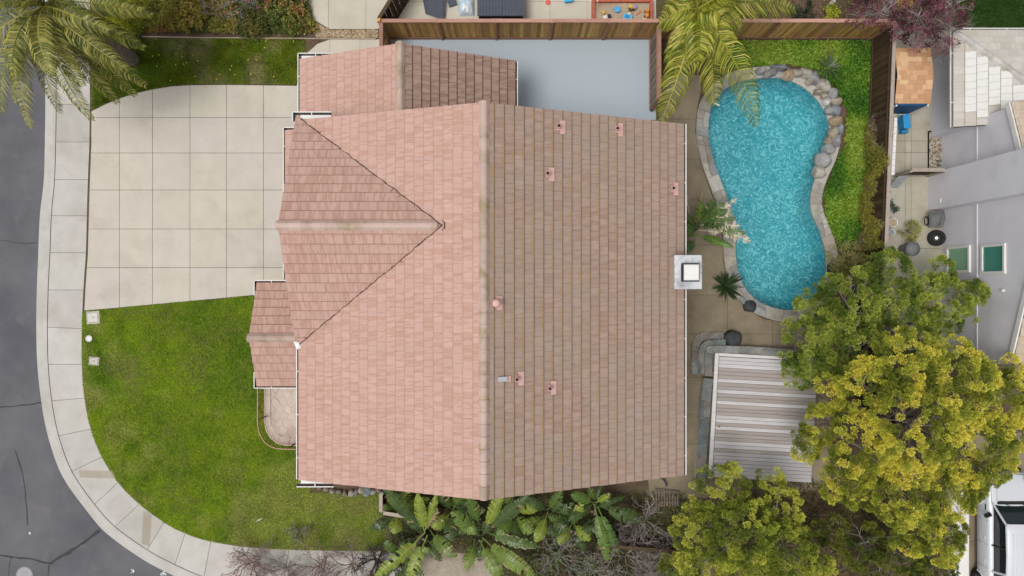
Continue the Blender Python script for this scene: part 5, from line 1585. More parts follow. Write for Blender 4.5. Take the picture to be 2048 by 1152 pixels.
for sx in (-1, 1):
    m = MB(); m.tube([(CX + sx * .58, CF - .15, 1.06), (CX + sx * .60, CF - .6, 1.17), (CX + sx * .64, CF - 1.15, 1.235)], .028, 6); m.build('hood_crease', MT['carpaint'], car, smooth=True)
    m = MB(); m.tube([(CX + sx * .83, CF - .35, 1.08), (CX + sx * .86, CF - 1.2, 1.20)], .006, 4); m.build('hood_seam', MT['resin_dark'], car)
    for yy in (-2.0, -3.0, -4.0):
        m = MB(); m.tube([(CX + sx * 1.004, CF + yy, .5), (CX + sx * .985, CF + yy, 1.14)], .006, 4); m.build('door_seam', MT['resin_dark'], car)
m = MB(); m.tube([(CX - .75, CF - .10, 1.01), (CX, CF - .02, 1.0), (CX + .75, CF - .10, 1.01)], .012, 4); m.build('grille_edge', MT['resin_dark'], car)

# ================================================================== VEGETATION
LEAF_GAIN = 1.75
def unit(a): return a / np.maximum(np.linalg.norm(a, axis=1, keepdims=True), 1e-6)
def leaf_arrays(ctr, dirs, n, L, wr, cols, bias=.9, spread=.3, flatz=0.0, pom=0.0):
    """diamond leaves in rosettes: n leaves round every centre"""
    N_ = len(ctr); c = np.repeat(ctr, n, 0); d = np.repeat(dirs, n, 0)
    k = N_ * n
    dr = unit(d * bias + unit(rng.normal(size=(k, 3))) * 1.0)
    dr[:, 2] *= (1 - flatz); dr = unit(dr)
    ln = rng.uniform(L[0], L[1], k)[:, None]
    base = c + rng.normal(size=(k, 3)) * spread * ln
    if pom > 0:
        ball = unit(rng.normal(size=(k, 3)) + d * .5)
        base = c + ball * pom * (rng.random((k, 1)) ** .4)
        dr = unit(ball * 1.0 + dr * .7 + np.array([0, 0, .25]))
    sd = unit(np.cross(dr, unit(rng.normal(size=(k, 3)) + np.array([0, 0, 1.2]))))
    mid = base + dr * ln * .5
    V = np.stack([base, mid + sd * ln * wr * .5, base + dr * ln, mid - sd * ln * wr * .5], 1)
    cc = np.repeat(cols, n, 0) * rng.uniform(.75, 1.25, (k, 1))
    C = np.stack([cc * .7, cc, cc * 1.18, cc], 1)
    return V.reshape(-1, 3), C.reshape(-1, 3)
def leaf_mesh(name, V, C, mat, **kw):
    return np_mesh(name, V, np.arange(len(V)).reshape(-1, 4), C, MT[mat], **kw)
def palette(pal, pts, sc=.8, jitter=.22):
    n = len(pts); pal = np.array(pal) * LEAF_GAIN
    t = np.clip((vnoise(pts[:, 0] + pts[:, 2] * .7, pts[:, 1] + pts[:, 2] * .4, sc) - .25) / .5 + rng.normal(size=n) * jitter, 0, .999) * (len(pal) - 1)
    i = t.astype(int); f = (t - i)[:, None]; pa = np.array(pal)
    return pa[i] * (1 - f) + pa[np.minimum(i + 1, len(pal) - 1)] * f
def lobe_points(lobes, dens, inner=.35, zs=.72):
    cs, ds = [], []
    for (c, r) in lobes:
        n = int(dens * 4 * math.pi * r * r * .7)
        u = unit(rng.normal(size=(n * 2, 3))); u = u[u[:, 2] > -.35][:n]
        m_ = len(u)
        lump = .78 + .30 * vnoise(u[:, 0] * 2 + c.x, u[:, 1] * 2 + u[:, 2] + c.y, 1.5) + rng.normal(size=m_) * .05
        ins = rng.random(m_) < inner
        lump = np.where(ins, lump * rng.uniform(.45, .85, m_), lump)
        p = np.array([c.x, c.y, c.z])[None] + u * (lump * r)[:, None] * np.array([1, 1, zs])
        cs.append(p); ds.append(unit(u + np.array([0, 0, .55])))
    c_ = np.concatenate(cs); d_ = np.concatenate(ds)
    keep = np.ones(len(c_), bool)
    for (c, r) in lobes:      # drop what is buried deep in a neighbouring lobe
        q = (c_ - np.array([c.x, c.y, c.z])) / np.array([r, r, r * zs])
        keep &= ~((np.linalg.norm(q, axis=1) < .62) & (rng.random(len(c_)) < .75))
    keep &= c_[:, 2] > G + .05
    return c_[keep], d_[keep]
def curve3(a, b, lift, n=8, wob=.0):
    a, b = Vector(a), Vector(b); c = (a + b) / 2 + Vector((0, 0, lift))
    return [a * (1 - t) ** 2 + c * 2 * t * (1 - t) + b * t * t + Vector((random.uniform(-wob, wob), random.uniform(-wob, wob), 0)) * (1 if 0 < i < n else 0) for i, t in enumerate([k / n for k in range(n + 1)])]
def tree(name, label, lobes_px, pal, dens=9.0, n=130, L=(.035, .08), wr=.6, base=None, trunk_r=.14, cat='tree', group=None, twig_out=6, sc=2.2, spread=1.25, inner=.3, bias=.8, pom=.13):
    lobes = [(P(x, y, h), r) for x, y, h, r in lobes_px]
    if base is None:
        b = sum((c for c, r in lobes), Vector()) / len(lobes); base = Vector((b.x, b.y, G - .03))
    t = thing(name, base, label, cat, group)
    zt = min(c.z for c, r in lobes) * .45 + .2
    top = Vector((base.x, base.y, zt)) + Vector((random.uniform(-.15, .15), random.uniform(-.15, .15), 0))
    m = MB(); m.tube([base, base.lerp(top, .5) + Vector((.04, -.03, 0)), top], [trunk_r * 1.25, trunk_r, trunk_r * .85], 9); m.build('trunk', MT['bark'], t, smooth=True)
    mt_ = MB()
    for c, r in lobes:
        pts = curve3(top, c - Vector((0, 0, r * .15)), r * .25, 7, .05)
        m = MB(); m.tube(pts, [trunk_r * .6 * (1 - .75 * i / 7) for i in range(8)], 6); m.build('limb', MT['bark'], t, smooth=True)
        for _ in range(int(twig_out * r * r) + 3):
            u = Vector((random.gauss(0, 1), random.gauss(0, 1), random.gauss(.35, .7))).normalized()
            e = c + Vector((u.x * r, u.y * r, u.z * r * .72)) * random.uniform(.85, 1.06)
            s_ = pts[random.randrange(4, 8)]
            q = curve3(s_, e, .1, 4, .06)
            mt_.tube(q, [.022, .017, .013, .009, .004], 3, False)
            for _k in range(3):
                e2 = q[3] + Vector((random.gauss(0, .18), random.gauss(0, .18), random.uniform(0, .2)))
                mt_.tube([q[2 + _k % 2], e2], [.008, .003], 3, False)
    mt_.build('twigs', MT['twig'], t, kind='stuff')
    p, d = lobe_points(lobes, dens, inner)
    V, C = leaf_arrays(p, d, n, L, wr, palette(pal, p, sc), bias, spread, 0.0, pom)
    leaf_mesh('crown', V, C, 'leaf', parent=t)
    return t
OLIVE = [(.11, .138, .02), (.17, .20, .028), (.255, .275, .04), (.35, .36, .06)]
GOLD = [(.11, .132, .018), (.18, .20, .026), (.26, .275, .036), (.35, .35, .05), (.44, .395, .06)]
DARK = [(.075, .112, .018), (.125, .165, .025), (.185, .225, .034), (.26, .295, .055)]
tree('broadleaf_tree', 'dense green tree overhanging the narrow end of the pool', [(1625, 690, 3.0, 1.25), (1640, 620, 2.8, .95), (1700, 610, 3.3, 1.35), (1700, 690, 3.5, 1.4), (1775, 560, 3.0, 1.15), (1800, 640, 3.5, 1.4), (1880, 610, 3.2, 1.15), (1935, 590, 3.0, .62), (1880, 545, 2.6, .6), (1600, 740, 2.6, .7)],
     DARK, dens=12.5, base=P(1690, 690, G))
tree('broadleaf_tree', 'largest tree with golden yellow-green foliage beside the timber deck', [(1815, 720, 5.6, 1.25), (1730, 770, 5.0, 1.05), (1900, 760, 5.7, 1.5), (1990, 800, 5.2, 1.15), (2020, 860, 4.8, .95), (1950, 900, 5.4, 1.35), (1830, 850, 6.0, 1.6), (1730, 900, 5.2, 1.25), (1700, 960, 4.6, 1.05), (1800, 980, 5.2, 1.35), (1890, 990, 4.8, 1.05), (1930, 960, 4.6, .8), (1980, 930, 4.6, .75), (1830, 1060, 4.2, 1.0), (1880, 1090, 3.6, .85), (1640, 850, 3.6, .75), (1610, 890, 3.2, .65), (1660, 790, 4.0, .75), (2010, 740, 4.6, .6)],
     GOLD, dens=12, base=P(1745, 830, G), trunk_r=.2)
tree('broadleaf_tree', 'bushy olive green tree between the deck and the bare shrubs', [(1440, 985, 3.4, 1.1), (1400, 1060, 3.4, 1.05), (1480, 1070, 4.0, 1.35), (1560, 1020, 3.4, .95), (1570, 1110, 3.8, 1.2), (1410, 1130, 3.4, 1.1), (1500, 1150, 3.8, 1.2), (1360, 1140, 2.6, .75), (1540, 960, 2.8, .5), (1630, 1140, 3.0, .7)],
     OLIVE, dens=12.5, base=P(1470, 1030, G), trunk_r=.16)
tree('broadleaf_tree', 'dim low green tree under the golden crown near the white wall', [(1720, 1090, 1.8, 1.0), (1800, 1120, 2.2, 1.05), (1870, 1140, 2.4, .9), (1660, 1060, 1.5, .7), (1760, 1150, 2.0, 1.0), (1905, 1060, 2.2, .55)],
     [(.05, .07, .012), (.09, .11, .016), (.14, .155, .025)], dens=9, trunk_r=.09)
tree('plum_tree', 'purple-leaved plum tree with bare grey branches over the fence corner', [(1765, 20, 2.8, .75), (1720, 25, 2.4, .65), (1840, 30, 3.0, .8), (1890, 45, 3.0, .85), (1870, 80, 2.8, .6), (1830, 80, 2.4, .45), (1905, 10, 3.1, .8), (1790, 60, 2.4, .4), (1850, -30, 3.2, .9), (1750, -25, 2.8, .8)],
     [(.045, .014, .022), (.085, .026, .040), (.13, .045, .065), (.19, .08, .10)], dens=8, n=34, L=(.05, .10), twig_out=16, base=P(1800, 75, G), trunk_r=.10, inner=.5)

LEAF_GAIN = 2.1
def shrub(name, px, py, r, h, pal, label, dens=26, n=16, L=(.06, .12), wr=.5, k=5, cat='shrub', group=None, ry=None, bias=.9, mat='leaf', sc=1.6, z=G):
    """low bush: radius in photo pixels, height in metres"""
    c0 = P(px, py, z); rm_ = r * H / F; ry_ = (ry or r) * H / F
    t = thing(name, c0, label, cat, group)
    lobes = []
    for i in range(k):
        a = 2 * math.pi * i / k + random.uniform(-.4, .4); q = random.uniform(.25, .6) if i else 0
        lobes.append((Vector((c0.x + math.cos(a) * q * rm_, c0.y + math.sin(a) * q * ry_, z + h * random.uniform(.35, .6))), max(min(rm_, ry_) * random.uniform(.5, .72), .1)))
    m = MB()
    for c, rr in lobes: m.tube(curve3(c0, c, .05, 4), [.025, .02, .016, .012, .008], 5)
    m.build('stem', MT['bark'], t)
    p, d = lobe_points(lobes, dens, .3, max(h / max(rm_, .1) * .7, .4))
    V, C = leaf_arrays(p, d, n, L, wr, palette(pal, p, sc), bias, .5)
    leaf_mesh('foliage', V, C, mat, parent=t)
    return t
LIME = [(.10, .13, .012), (.19, .21, .018), (.28, .28, .03)]
shrub('conifer_shrub', 262, 42, 52, .9, LIME, 'bright yellow-green feathery shrub beside the large palm', dens=30, n=16, wr=.22, L=(.08, .16))
shrub('conifer_shrub', 310, 8, 48, .9, [(.09, .11, .015), (.16, .16, .02), (.22, .20, .04)], 'olive feathery shrub behind the bright yellow-green one', dens=26, wr=.22)
shrub('bush', 385, 28, 46, .7, [(.10, .09, .018), (.18, .15, .03), (.24, .18, .05)], 'brownish olive bush in the planting bed', dens=26)
shrub('bush', 585, 32, 40, .8, [(.04, .06, .014), (.08, .10, .018), (.19, .20, .05), (.16, .06, .025)], 'glossy green bush with rusty tips at the end of the planting bed', dens=26, mat='leaf_gloss')
shrub('bush', 515, 48, 36, .6, [(.04, .055, .016), (.075, .085, .02), (.12, .10, .03)], 'dark green low bush in the middle of the planting bed', dens=26)
shrub('bush', 1598, 30, 42, .7, [(.018, .03, .016), (.035, .05, .025), (.06, .075, .04)], 'dark grey-green spreading bush behind the cedar fence', ry=18, dens=30)
shrub('bush', 1660, 28, 20, .6, LIME, 'small lime yellow bush behind the cedar fence', ry=14, dens=34)
shrub('bush', 1790, 6, 36, 1.1, [(.16, .13, .01), (.28, .21, .015), (.36, .24, .03)], 'golden orange bush beneath the purple plum', ry=18, dens=30)
shrub('bush', 1690, 525, 44, .9, [(.15, .14, .05), (.22, .20, .08), (.12, .13, .03)], 'pale dry bush between the pool and the dark fence', wr=.25, dens=26)
shrub('bush', 1812, 462, 22, .9, [(.13, .14, .03), (.22, .21, .05), (.09, .11, .02)], 'light leafy sprig reaching over the trash can', ry=18, z=.13, dens=24)
shrub('bush', 1784, 415, 9, .35, [(.03, .05, .04), (.06, .08, .06)], 'small grey-green potted weed by the dark fence', dens=40, k=3, z=.13)

# ground covers nobody could count
def cover(name, poly, n, pal, size, zmax, label, wr=.8, flatz=.6, mat='leaf', sc=.9, cat='ground cover'):
    x, y = scatter(poly, n); n = len(x)
    hump = vnoise(x, y, 1.3) * .6 + vnoise(x, y, 4) * .4
    p = np.stack([x, y, G + .02 + zmax * hump * rng.uniform(.35, 1, n)], 1)
    d = np.tile(np.array([[0, 0, .5]]), (n, 1))
    V, C = leaf_arrays(p, d, 1, size, wr, palette(pal, p, sc, .25), .5, .1, flatz)
    return leaf_mesh(name, V, C, mat, kind='stuff', label=label, cat=cat)
IVY = [(1455, 84), (1757, 84), (1757, 250), (1742, 330), (1728, 490), (1690, 505), (1665, 470), (1650, 430), (1648, 385), (1662, 345), (1690, 290), (1694, 225), (1668, 172), (1625, 140), (1575, 128), (1510, 132), (1455, 135)]
cover('ground_cover', poly_px(IVY), 46000, [(.026, .072, .006), (.054, .12, .009), (.09, .155, .013), (.125, .17, .022)], (.05, .13), .28, 'bright green leafy ground cover between pool boulders and fences')
cover('ground_cover', poly_px([(1728, 260), (1741, 225), (1741, 500), (1700, 500), (1722, 440), (1725, 330)]), 26000, [(.08, .065, .03), (.12, .12, .02), (.10, .085, .055), (.15, .14, .02), (.09, .11, .02)], (.05, .14), 1.0, 'dry brown and yellow brush along the dark fence', wr=.3, flatz=.2)
cover('ground_cover', poly_px([(1724, 262), (1734, 232), (1722, 500), (1706, 500)]), 15000, [(.085, .07, .05), (.12, .105, .075), (.15, .14, .02), (.18, .155, .02), (.09, .10, .02)], (.05, .15), 2.3, 'tall dry twiggy hedge leaning on the dark fence', wr=.22, flatz=.1)
cover('ground_cover', poly_px([(235, -40), (610, -40), (625, 35), (640, 66), (300, 66), (240, 60)]), 26000, [(.045, .055, .015), (.09, .10, .018), (.15, .14, .025), (.13, .07, .025)], (.05, .12), .4, 'mixed olive and rusty ground cover in the planting bed')
cover('ground_cover', poly_px([(1420, -40), (1760, -40), (1760, 44), (1420, 44)]), 3500, [(.10, .06, .045), (.16, .10, .075), (.08, .07, .03)], (.04, .10), .05, 'leaf litter on the soil behind the cedar fence', cat='leaf litter')
cover('ground_cover', poly_px([(780, 985), (1370, 985), (1370, 1200), (1045, 1200), (1040, 1098), (780, 1098)]), 24000, [(.03, .035, .012), (.05, .06, .015), (.08, .07, .035), (.05, .075, .02)], (.06, .16), .22, 'low weeds and litter in the strip below the house', wr=.35, flatz=.3)
cover('ground_cover', poly_px([(1480, 960), (1930, 960), (1930, 1200), (1480, 1200)]), 16000, [(.035, .035, .012), (.06, .055, .02), (.10, .06, .03), (.05, .06, .015)], (.06, .16), .25, 'shaded weeds and litter under the trees', wr=.4, flatz=.3)
cover('ground_cover', poly_px([(590, 1055), (780, 985), (790, 1110), (590, 1098)]), 3500, [(.13, .10, .06), (.20, .16, .09), (.10, .12, .03)], (.05, .12), .08, 'dry straw and weeds at the lawn corner', wr=.2, flatz=.5)

shrub('bush', 1045, 1125, 34, .7, [(.05, .06, .02), (.08, .09, .03), (.12, .11, .05)], 'grey-green low bush at the edge of the sandy ground', dens=22, wr=.3)
shrub('bush', 1075, 1150, 34, .6, [(.06, .07, .02), (.10, .11, .03)], 'olive low bush beside the grey-green one by the sandy ground', dens=22, wr=.3)
shrub('bush', 1020, 1145, 24, .5, [(.07, .06, .03), (.11, .10, .05), (.07, .09, .03)], 'small dry bush on the sandy ground', dens=22, wr=.3)
# ------------------------------------------------------------------ palms
def frond(parent, a, b, lift, nl, ll, pal, droop=.45, wid=.035, mat='leaf'):
    a, b = Vector(a), Vector(b)
    pts = curve3(a, b, lift, 22)
    m = MB(); base_c = random.choice(pal); m.col = tuple(x * 1.15 for x in base_c)
    m.tube(pts, [.035 * (1 - .85 * i / 22) + .004 for i in range(23)], 4, False)
    flip = random.uniform(-.25, .25)
    for i in range(nl):
        t = .10 + .90 * i / (nl - 1); f = t * 22; k = min(int(f), 21); p = pts[k].lerp(pts[k + 1], f - k)
        T = (pts[k + 1] - pts[k]).normalized(); S = T.cross(Vector((0, 0, 1)));
        if S.length < .05: S = Vector((1, 0, 0))
        S.normalize(); Up = S.cross(T)
        for sg in (-1, 1):
            l = ll * (math.sin(math.pi * min(t * .82 + .16, 1)) ** .6) * random.uniform(.82, 1.1)
            j1, j2 = random.uniform(.8, 1.2), random.uniform(.7, 1.4)
            d0 = (T * random.uniform(.30, .60) + S * sg * random.uniform(.8, 1.0) + Up * (random.uniform(.05, .4) + flip * sg)).normalized()
            d1 = (T * .75 * j1 + S * sg * .62 + Vector((0, 0, -droop * .7 * j2))).normalized()
            d2 = (T * .70 * j2 + S * sg * .18 + Vector((0, 0, -droop * 1.7 * j1))).normalized()
            p1 = p + d0 * l * .42; p2 = p1 + d1 * l * .34; p3 = p2 + d2 * l * .30
            wv = d1.cross(Up).normalized() * wid * .5
            c = random.choice(pal); v = random.uniform(.7, 1.3); m.col = (c[0] * v, c[1] * v, c[2] * v)
            m.add([p - wv * .6, p + wv * .6, p1 + wv, p1 - wv, p2 + wv * .8, p2 - wv * .8, p3 + wv * .1, p3 - wv * .1], [(0, 1, 2, 3), (3, 2, 4, 5), (5, 4, 6, 7)])
    return m.build('frond', MT[mat], parent, vcol=True)
def palm(label, cpx, hc, tips, nl, ll, pal, extra=0, elen=4.0, name='palm_tree', trunk_r=.28, droop=.45, wid=.035, young=5):
    c = P(*cpx, hc); base = Vector((c.x, c.y, G - .03))
    t = thing(name, base, label, 'palm tree')
    m = MB(); prof = []
    for i in range(26):
        z = (hc - .2) * i / 25; prof.append((trunk_r * (1.15 - .2 * i / 25) * (1.06 if i % 2 else .96), z))
    m.lathe(base, prof, 12); m.build('trunk', MT['bark'], t)
    for (x, y, h, lift) in tips: frond(t, c + Vector((0, 0, .1)), P(x, y, h), lift, nl, ll, pal, droop, wid)
    for i in range(extra):
        a = i * 2.399 + .3; e = random.uniform(-.2, .75); l = elen * random.uniform(.8, 1.05)
        frond(t, c + Vector((0, 0, .15)), c + Vector((math.cos(a) * l * math.cos(e), math.sin(a) * l * math.cos(e), l * math.sin(e) - .8)), 1.0, nl, ll, pal, droop, wid)
    for i in range(young):
        a = i * 1.3; frond(t, c + Vector((0, 0, .2)), c + Vector((math.cos(a) * 1.0, math.sin(a) * 1.0, 2.0)), .4, int(nl * .6), ll * .6, pal, .2, wid)
    return t
DATE = [(.15, .175, .032), (.22, .235, .042), (.34, .32, .07), (.10, .13, .035), (.44, .40, .12)]
tips = [(292, 172, 3.9, 1.5), (184, 240, 4.2, 1.5), (60, 255, 4.6, 1.5), (288, 95, 4.4, 1.5), (305, 30, 5.0, 1.4), (235, 205, 3.4, 1.3), (120, 225, 3.6, 1.2), (5, 225, 4.8, 1.4), (-60, 150, 5.2, 1.3),
        (255, 140, 5.0, 1.3), (165, 170, 5.4, 1.2), (215, 60, 6.2, 1.1), (30, 160, 6.0, 1.2), (105, 150, 6.4, 1.0), (270, 190, 2.8, 1.0), (270, -40, 5.0, 1.4), (180, -120, 5.0, 1.4), (60, -160, 5.0, 1.4), (-60, -80, 5.4, 1.3), (-90, 40, 5.0, 1.4),
        (225, 110, 3.2, 1.0), (150, 130, 3.4, 1.0), (70, 130, 4.0, .9), (200, 160, 3.0, 1.0), (30, 205, 3.6, 1.0)]
palm('large feathery date palm overhanging the street corner of the driveway', (92, 15), 5.7, tips, 84, .70, DATE, wid=.034, droop=.72)
QUEEN = [(.20, .24, .022), (.30, .32, .03), (.43, .42, .06), (.14, .19, .02), (.52, .48, .11)]
tips = [(1322, 243, 3.6, 1.5), (1428, 208, 4.0, 1.3), (1512, 250, 3.2, 1.7), (1345, 150, 4.6, 1.1), (1455, 120, 5.0, 1.0), (1480, 60, 4.8, 1.2), (1590, 22, 4.2, 1.5), (1320, 45, 4.6, 1.1), (1395, 120, 5.6, .9), (1500, -30, 4.8, 1.3), (1400, -90, 4.8, 1.3), (1310, -60, 4.8, 1.2), (1440, 30, 6.2, .6)]
palm('yellow-green palm with arching fronds over the pool corner', (1392, 22), 5.4, tips, 62, .95, QUEEN, trunk_r=.16, droop=.55, wid=.040, young=3)

# ------------------------------------------------------------------ banana-like bird of paradise plants
def bleaf(parent, a, b, lift, W, col, torn=.15, edge=None, pet=.30, dry=0.0):
    W *= 1.08; b = Vector(a) + (Vector(b) - Vector(a)) * 1.18
    """long split leaf: stalk then a blade of separate strips on both sides of the midrib"""
    a, b = Vector(a), Vector(b); n = 18
    pts = curve3(a, b, lift, 30)
    m = MB(); m.col = tuple(x * 1.5 + .03 for x in col)
    m.tube(pts, [.022 * (1 - .8 * i / 30) + .004 for i in range(31)], 4, False)
    for sg in (-1, 1):
        roll = random.uniform(-.1, .25)
        for i in range(n):
            t0, t1 = pet + (1 - pet) * i / n, pet + (1 - pet) * (i + 1) / n
            if random.random() < torn * .35: continue
            tm = ((t0 + t1) / 2 - pet) / (1 - pet)
            w = W * (math.sin(math.pi * min(tm ** .75 * .93 + .06, 1)) ** .6) * random.uniform(1 - torn, 1.0)
            q = []
            for t in (t0 + .0015, t1 - .0015 - random.uniform(0, torn * .012)):
                f = t * 30; k = min(int(f), 29); p = pts[k].lerp(pts[k + 1], f - k); T = (pts[k + 1] - pts[k]).normalized()
                S = T.cross(Vector((0, 0, 1))); S.normalize(); Up = S.cross(T); q.append((p, T, S * sg, Up))
            dz = random.uniform(-.04, .03) * (1 + 3 * torn); fw = .30 + random.uniform(-.05, .12)
            def at(qq, s): p, T, S, Up = qq; return p + (S * .95 + T * fw * s) * (w * s) + Up * (w * (roll * s - .35 * s * s) + dz * s * s)
            v = random.uniform(.8, 1.2); c1 = tuple(x * v for x in col); c2 = edge if (edge is not None and random.random() < .55) else tuple(x * v * 1.1 for x in col)
            if random.random() < dry: c1 = c2 = (.30 * v, .22 * v, .12 * v)
            b0 = len(m.v); m.v += [tuple(at(x, s)) for s in (.02, .55, 1.0) for x in q]; m.c += [c1, c1, c1, c1, c2, c2]
            m.f += [(b0, b0 + 1, b0 + 3, b0 + 2), (b0 + 2, b0 + 3, b0 + 5, b0 + 4)]
    return m.build('leaf', MT['leaf_gloss'], parent, vcol=True)
BG = [(.085, .14, .025), (.12, .185, .03), (.16, .23, .04), (.22, .28, .04), (.06, .10, .025)]
def strelitzia(label, px, py, leaves, group=None, extra=4, z=G):
    b = P(px, py, z); t = thing('bird_of_paradise', b, label, 'plant', group)
    m = MB()
    for i in range(4):
        q = b + Vector((random.uniform(-.12, .12), random.uniform(-.12, .12), 0)); m.tube([q, q + Vector((random.uniform(-.1, .1), random.uniform(-.1, .1), 1.0))], [.07, .05], 7)
    m.build('stem', MT['bark'], t)
    for lf in leaves:
        x0, y0, h0, x1, y1, h1, lift, W = lf[:8]; kw = lf[8] if len(lf) > 8 else {}
        bleaf(t, P(x0, y0, h0), P(x1, y1, h1), lift, W, kw.get('col', random.choice(BG)), kw.get('torn', random.uniform(.08, .25)), kw.get('edge'), kw.get('pet', .18), kw.get('dry', .03))
    for i in range(extra):
        a = random.uniform(0, 6.28); l = random.uniform(.7, 1.2)
        bleaf(t, b + Vector((0, 0, .7)), b + Vector((math.cos(a) * l, math.sin(a) * l, random.uniform(.6, 1.4))), .5, random.uniform(.16, .24), BG[4], .2)
    return t
DRY = {'col': (.30, .23, .14), 'torn': .5, 'dry': .8}
strelitzia('big split-leaved plant with brown dead leaves by the brown fence', 850, 1060, [(850, 1060, 1.2, 780, 985, 2.2, .6, .32), (850, 1065, 1.2, 838, 1000, 2.3, .5, .26), (850, 1065, 1.2, 765, 1140, 1.6, .7, .30), (855, 1070, 1.1, 820, 1150, 1.4, .6, .28), (860, 1060, 1.2, 905, 1105, 1.8, .6, .30), (850, 1060, 1.1, 872, 1025, 1.8, .5, .24, DRY), (845, 1065, .8, 830, 1090, 1.0, .3, .22, DRY), (850, 1060, 1.3, 870, 1000, 2.0, .5, .22)], extra=7)
strelitzia('big split-leaved plant with long yellow-green leaf toward the sidewalk', 965, 1060, [(960, 1060, 1.2, 912, 1030, 2.0, .6, .32), (965, 1075, 1.2, 1052, 1138, 1.9, .8, .36, {'col': (.15, .22, .035), 'edge': (.34, .31, .12)}), (960, 1080, 1.2, 1000, 1150, 1.6, .7, .30, {'col': (.14, .21, .03)}), (965, 1060, 1.2, 1060, 1088, 1.7, .6, .26, {'edge': (.40, .36, .22), 'torn': .3}), (970, 1060, 1.2, 1045, 1000, 2.4, .6, .30), (960, 1050, 1.2, 940, 995, 2.2, .5, .28), (975, 1060, 1.0, 1005, 1030, 1.6, .4, .24, DRY), (965, 1055, .9, 975, 1045, 1.2, .3, .2, DRY), (970, 1060, 1.3, 1000, 990, 2.3, .5, .26), (950, 1080, 1.0, 935, 1130, 1.5, .5, .26)], extra=7)
strelitzia('broad glossy-leaved plant under the ridge end of the roof', 1095, 1020, [(1095, 1020, 1.2, 1060, 1000, 2.0, .5, .24), (1095, 1025, 1.1, 1075, 1075, 1.7, .6, .26), (1095, 1025, 1.1, 1130, 1060, 1.6, .5, .24), (1095, 1020, 1.2, 1120, 985, 2.0, .5, .22), (1090, 1030, 1.0, 1050, 1050, 1.5, .5, .24)], extra=6)
strelitzia('split-leaved plant with two long drooping leaves near the bare shrubs', 1185, 1005, [(1188, 1008, 1.3, 1212, 1105, 1.2, .9, .27, {'col': (.12, .19, .035)}), (1195, 1012, 1.3, 1232, 1095, 1.0, .9, .22, {'col': (.09, .16, .035)}), (1200, 1012, 1.2, 1275, 1035, 1.3, .7, .32), (1188, 1005, 1.2, 1150, 990, 1.9, .4, .24, {'col': (.10, .18, .03), 'torn': .03}), (1188, 1005, 1.0, 1145, 1035, 1.5, .4, .22), (1190, 1000, 1.2, 1180, 978, 1.9, .4, .18), (1190, 1005, 1.0, 1215, 990, 1.7, .4, .18)], extra=5)
strelitzia('dark split-leaved clump against the wall under the front gable', 800, 1015, [(800, 1015, .9, 782, 990, 1.6, .4, .26), (800, 1015, .9, 815, 985, 1.7, .4, .26), (800, 1020, .9, 790, 1060, 1.5, .5, .28), (805, 1015, .9, 850, 1000, 1.6, .4, .26), (800, 1018, .9, 765, 1015, 1.5, .5, .24)], extra=6)
strelitzia('dense split-leaved clump between the two tallest ones', 905, 1020, [(905, 1020, 1.0, 880, 985, 1.9, .5, .28), (905, 1020, 1.0, 925, 985, 1.9, .5, .28), (905, 1022, 1.0, 870, 1050, 1.6, .6, .3), (905, 1022, 1.0, 945, 1060, 1.7, .6, .3), (905, 1020, 1.0, 900, 1080, 1.5, .7, .3), (905, 1020, .9, 960, 1020, 1.6, .5, .26)], extra=8)
strelitzia('shaded split-leaved clump beside the broad glossy one', 1030, 1025, [(1030, 1025, .9, 1010, 990, 1.7, .4, .26), (1030, 1025, .9, 1060, 1060, 1.6, .6, .3), (1030, 1028, .9, 1000, 1065, 1.5, .6, .28), (1030, 1025, .9, 1075, 1010, 1.6, .4, .26), (1030, 1025, .9, 1030, 1090, 1.5, .6, .28)], extra=7)
strelitzia('low split-leaved clump spilling onto the sidewalk', 800, 1110, [(800, 1110, .8, 760, 1150, 1.3, .5, .26), (800, 1110, .8, 840, 1145, 1.3, .5, .26), (800, 1108, .8, 775, 1085, 1.4, .5, .24), (802, 1108, .8, 850, 1100, 1.4, .5, .26)], extra=5)
strelitzia('dim split-leaved clump beside the long drooping leaves', 1145, 1045, [(1145, 1045, .8, 1120, 1080, 1.4, .5, .26), (1145, 1045, .8, 1175, 1075, 1.3, .5, .24), (1145, 1045, .8, 1160, 1010, 1.5, .4, .24), (1145, 1045, .8, 1105, 1035, 1.5, .4, .24)], extra=6)
WDRY = {'col': (.55, .50, .39), 'torn': .45, 'edge': (.68, .65, .56), 'dry': .05, 'pet': .45}
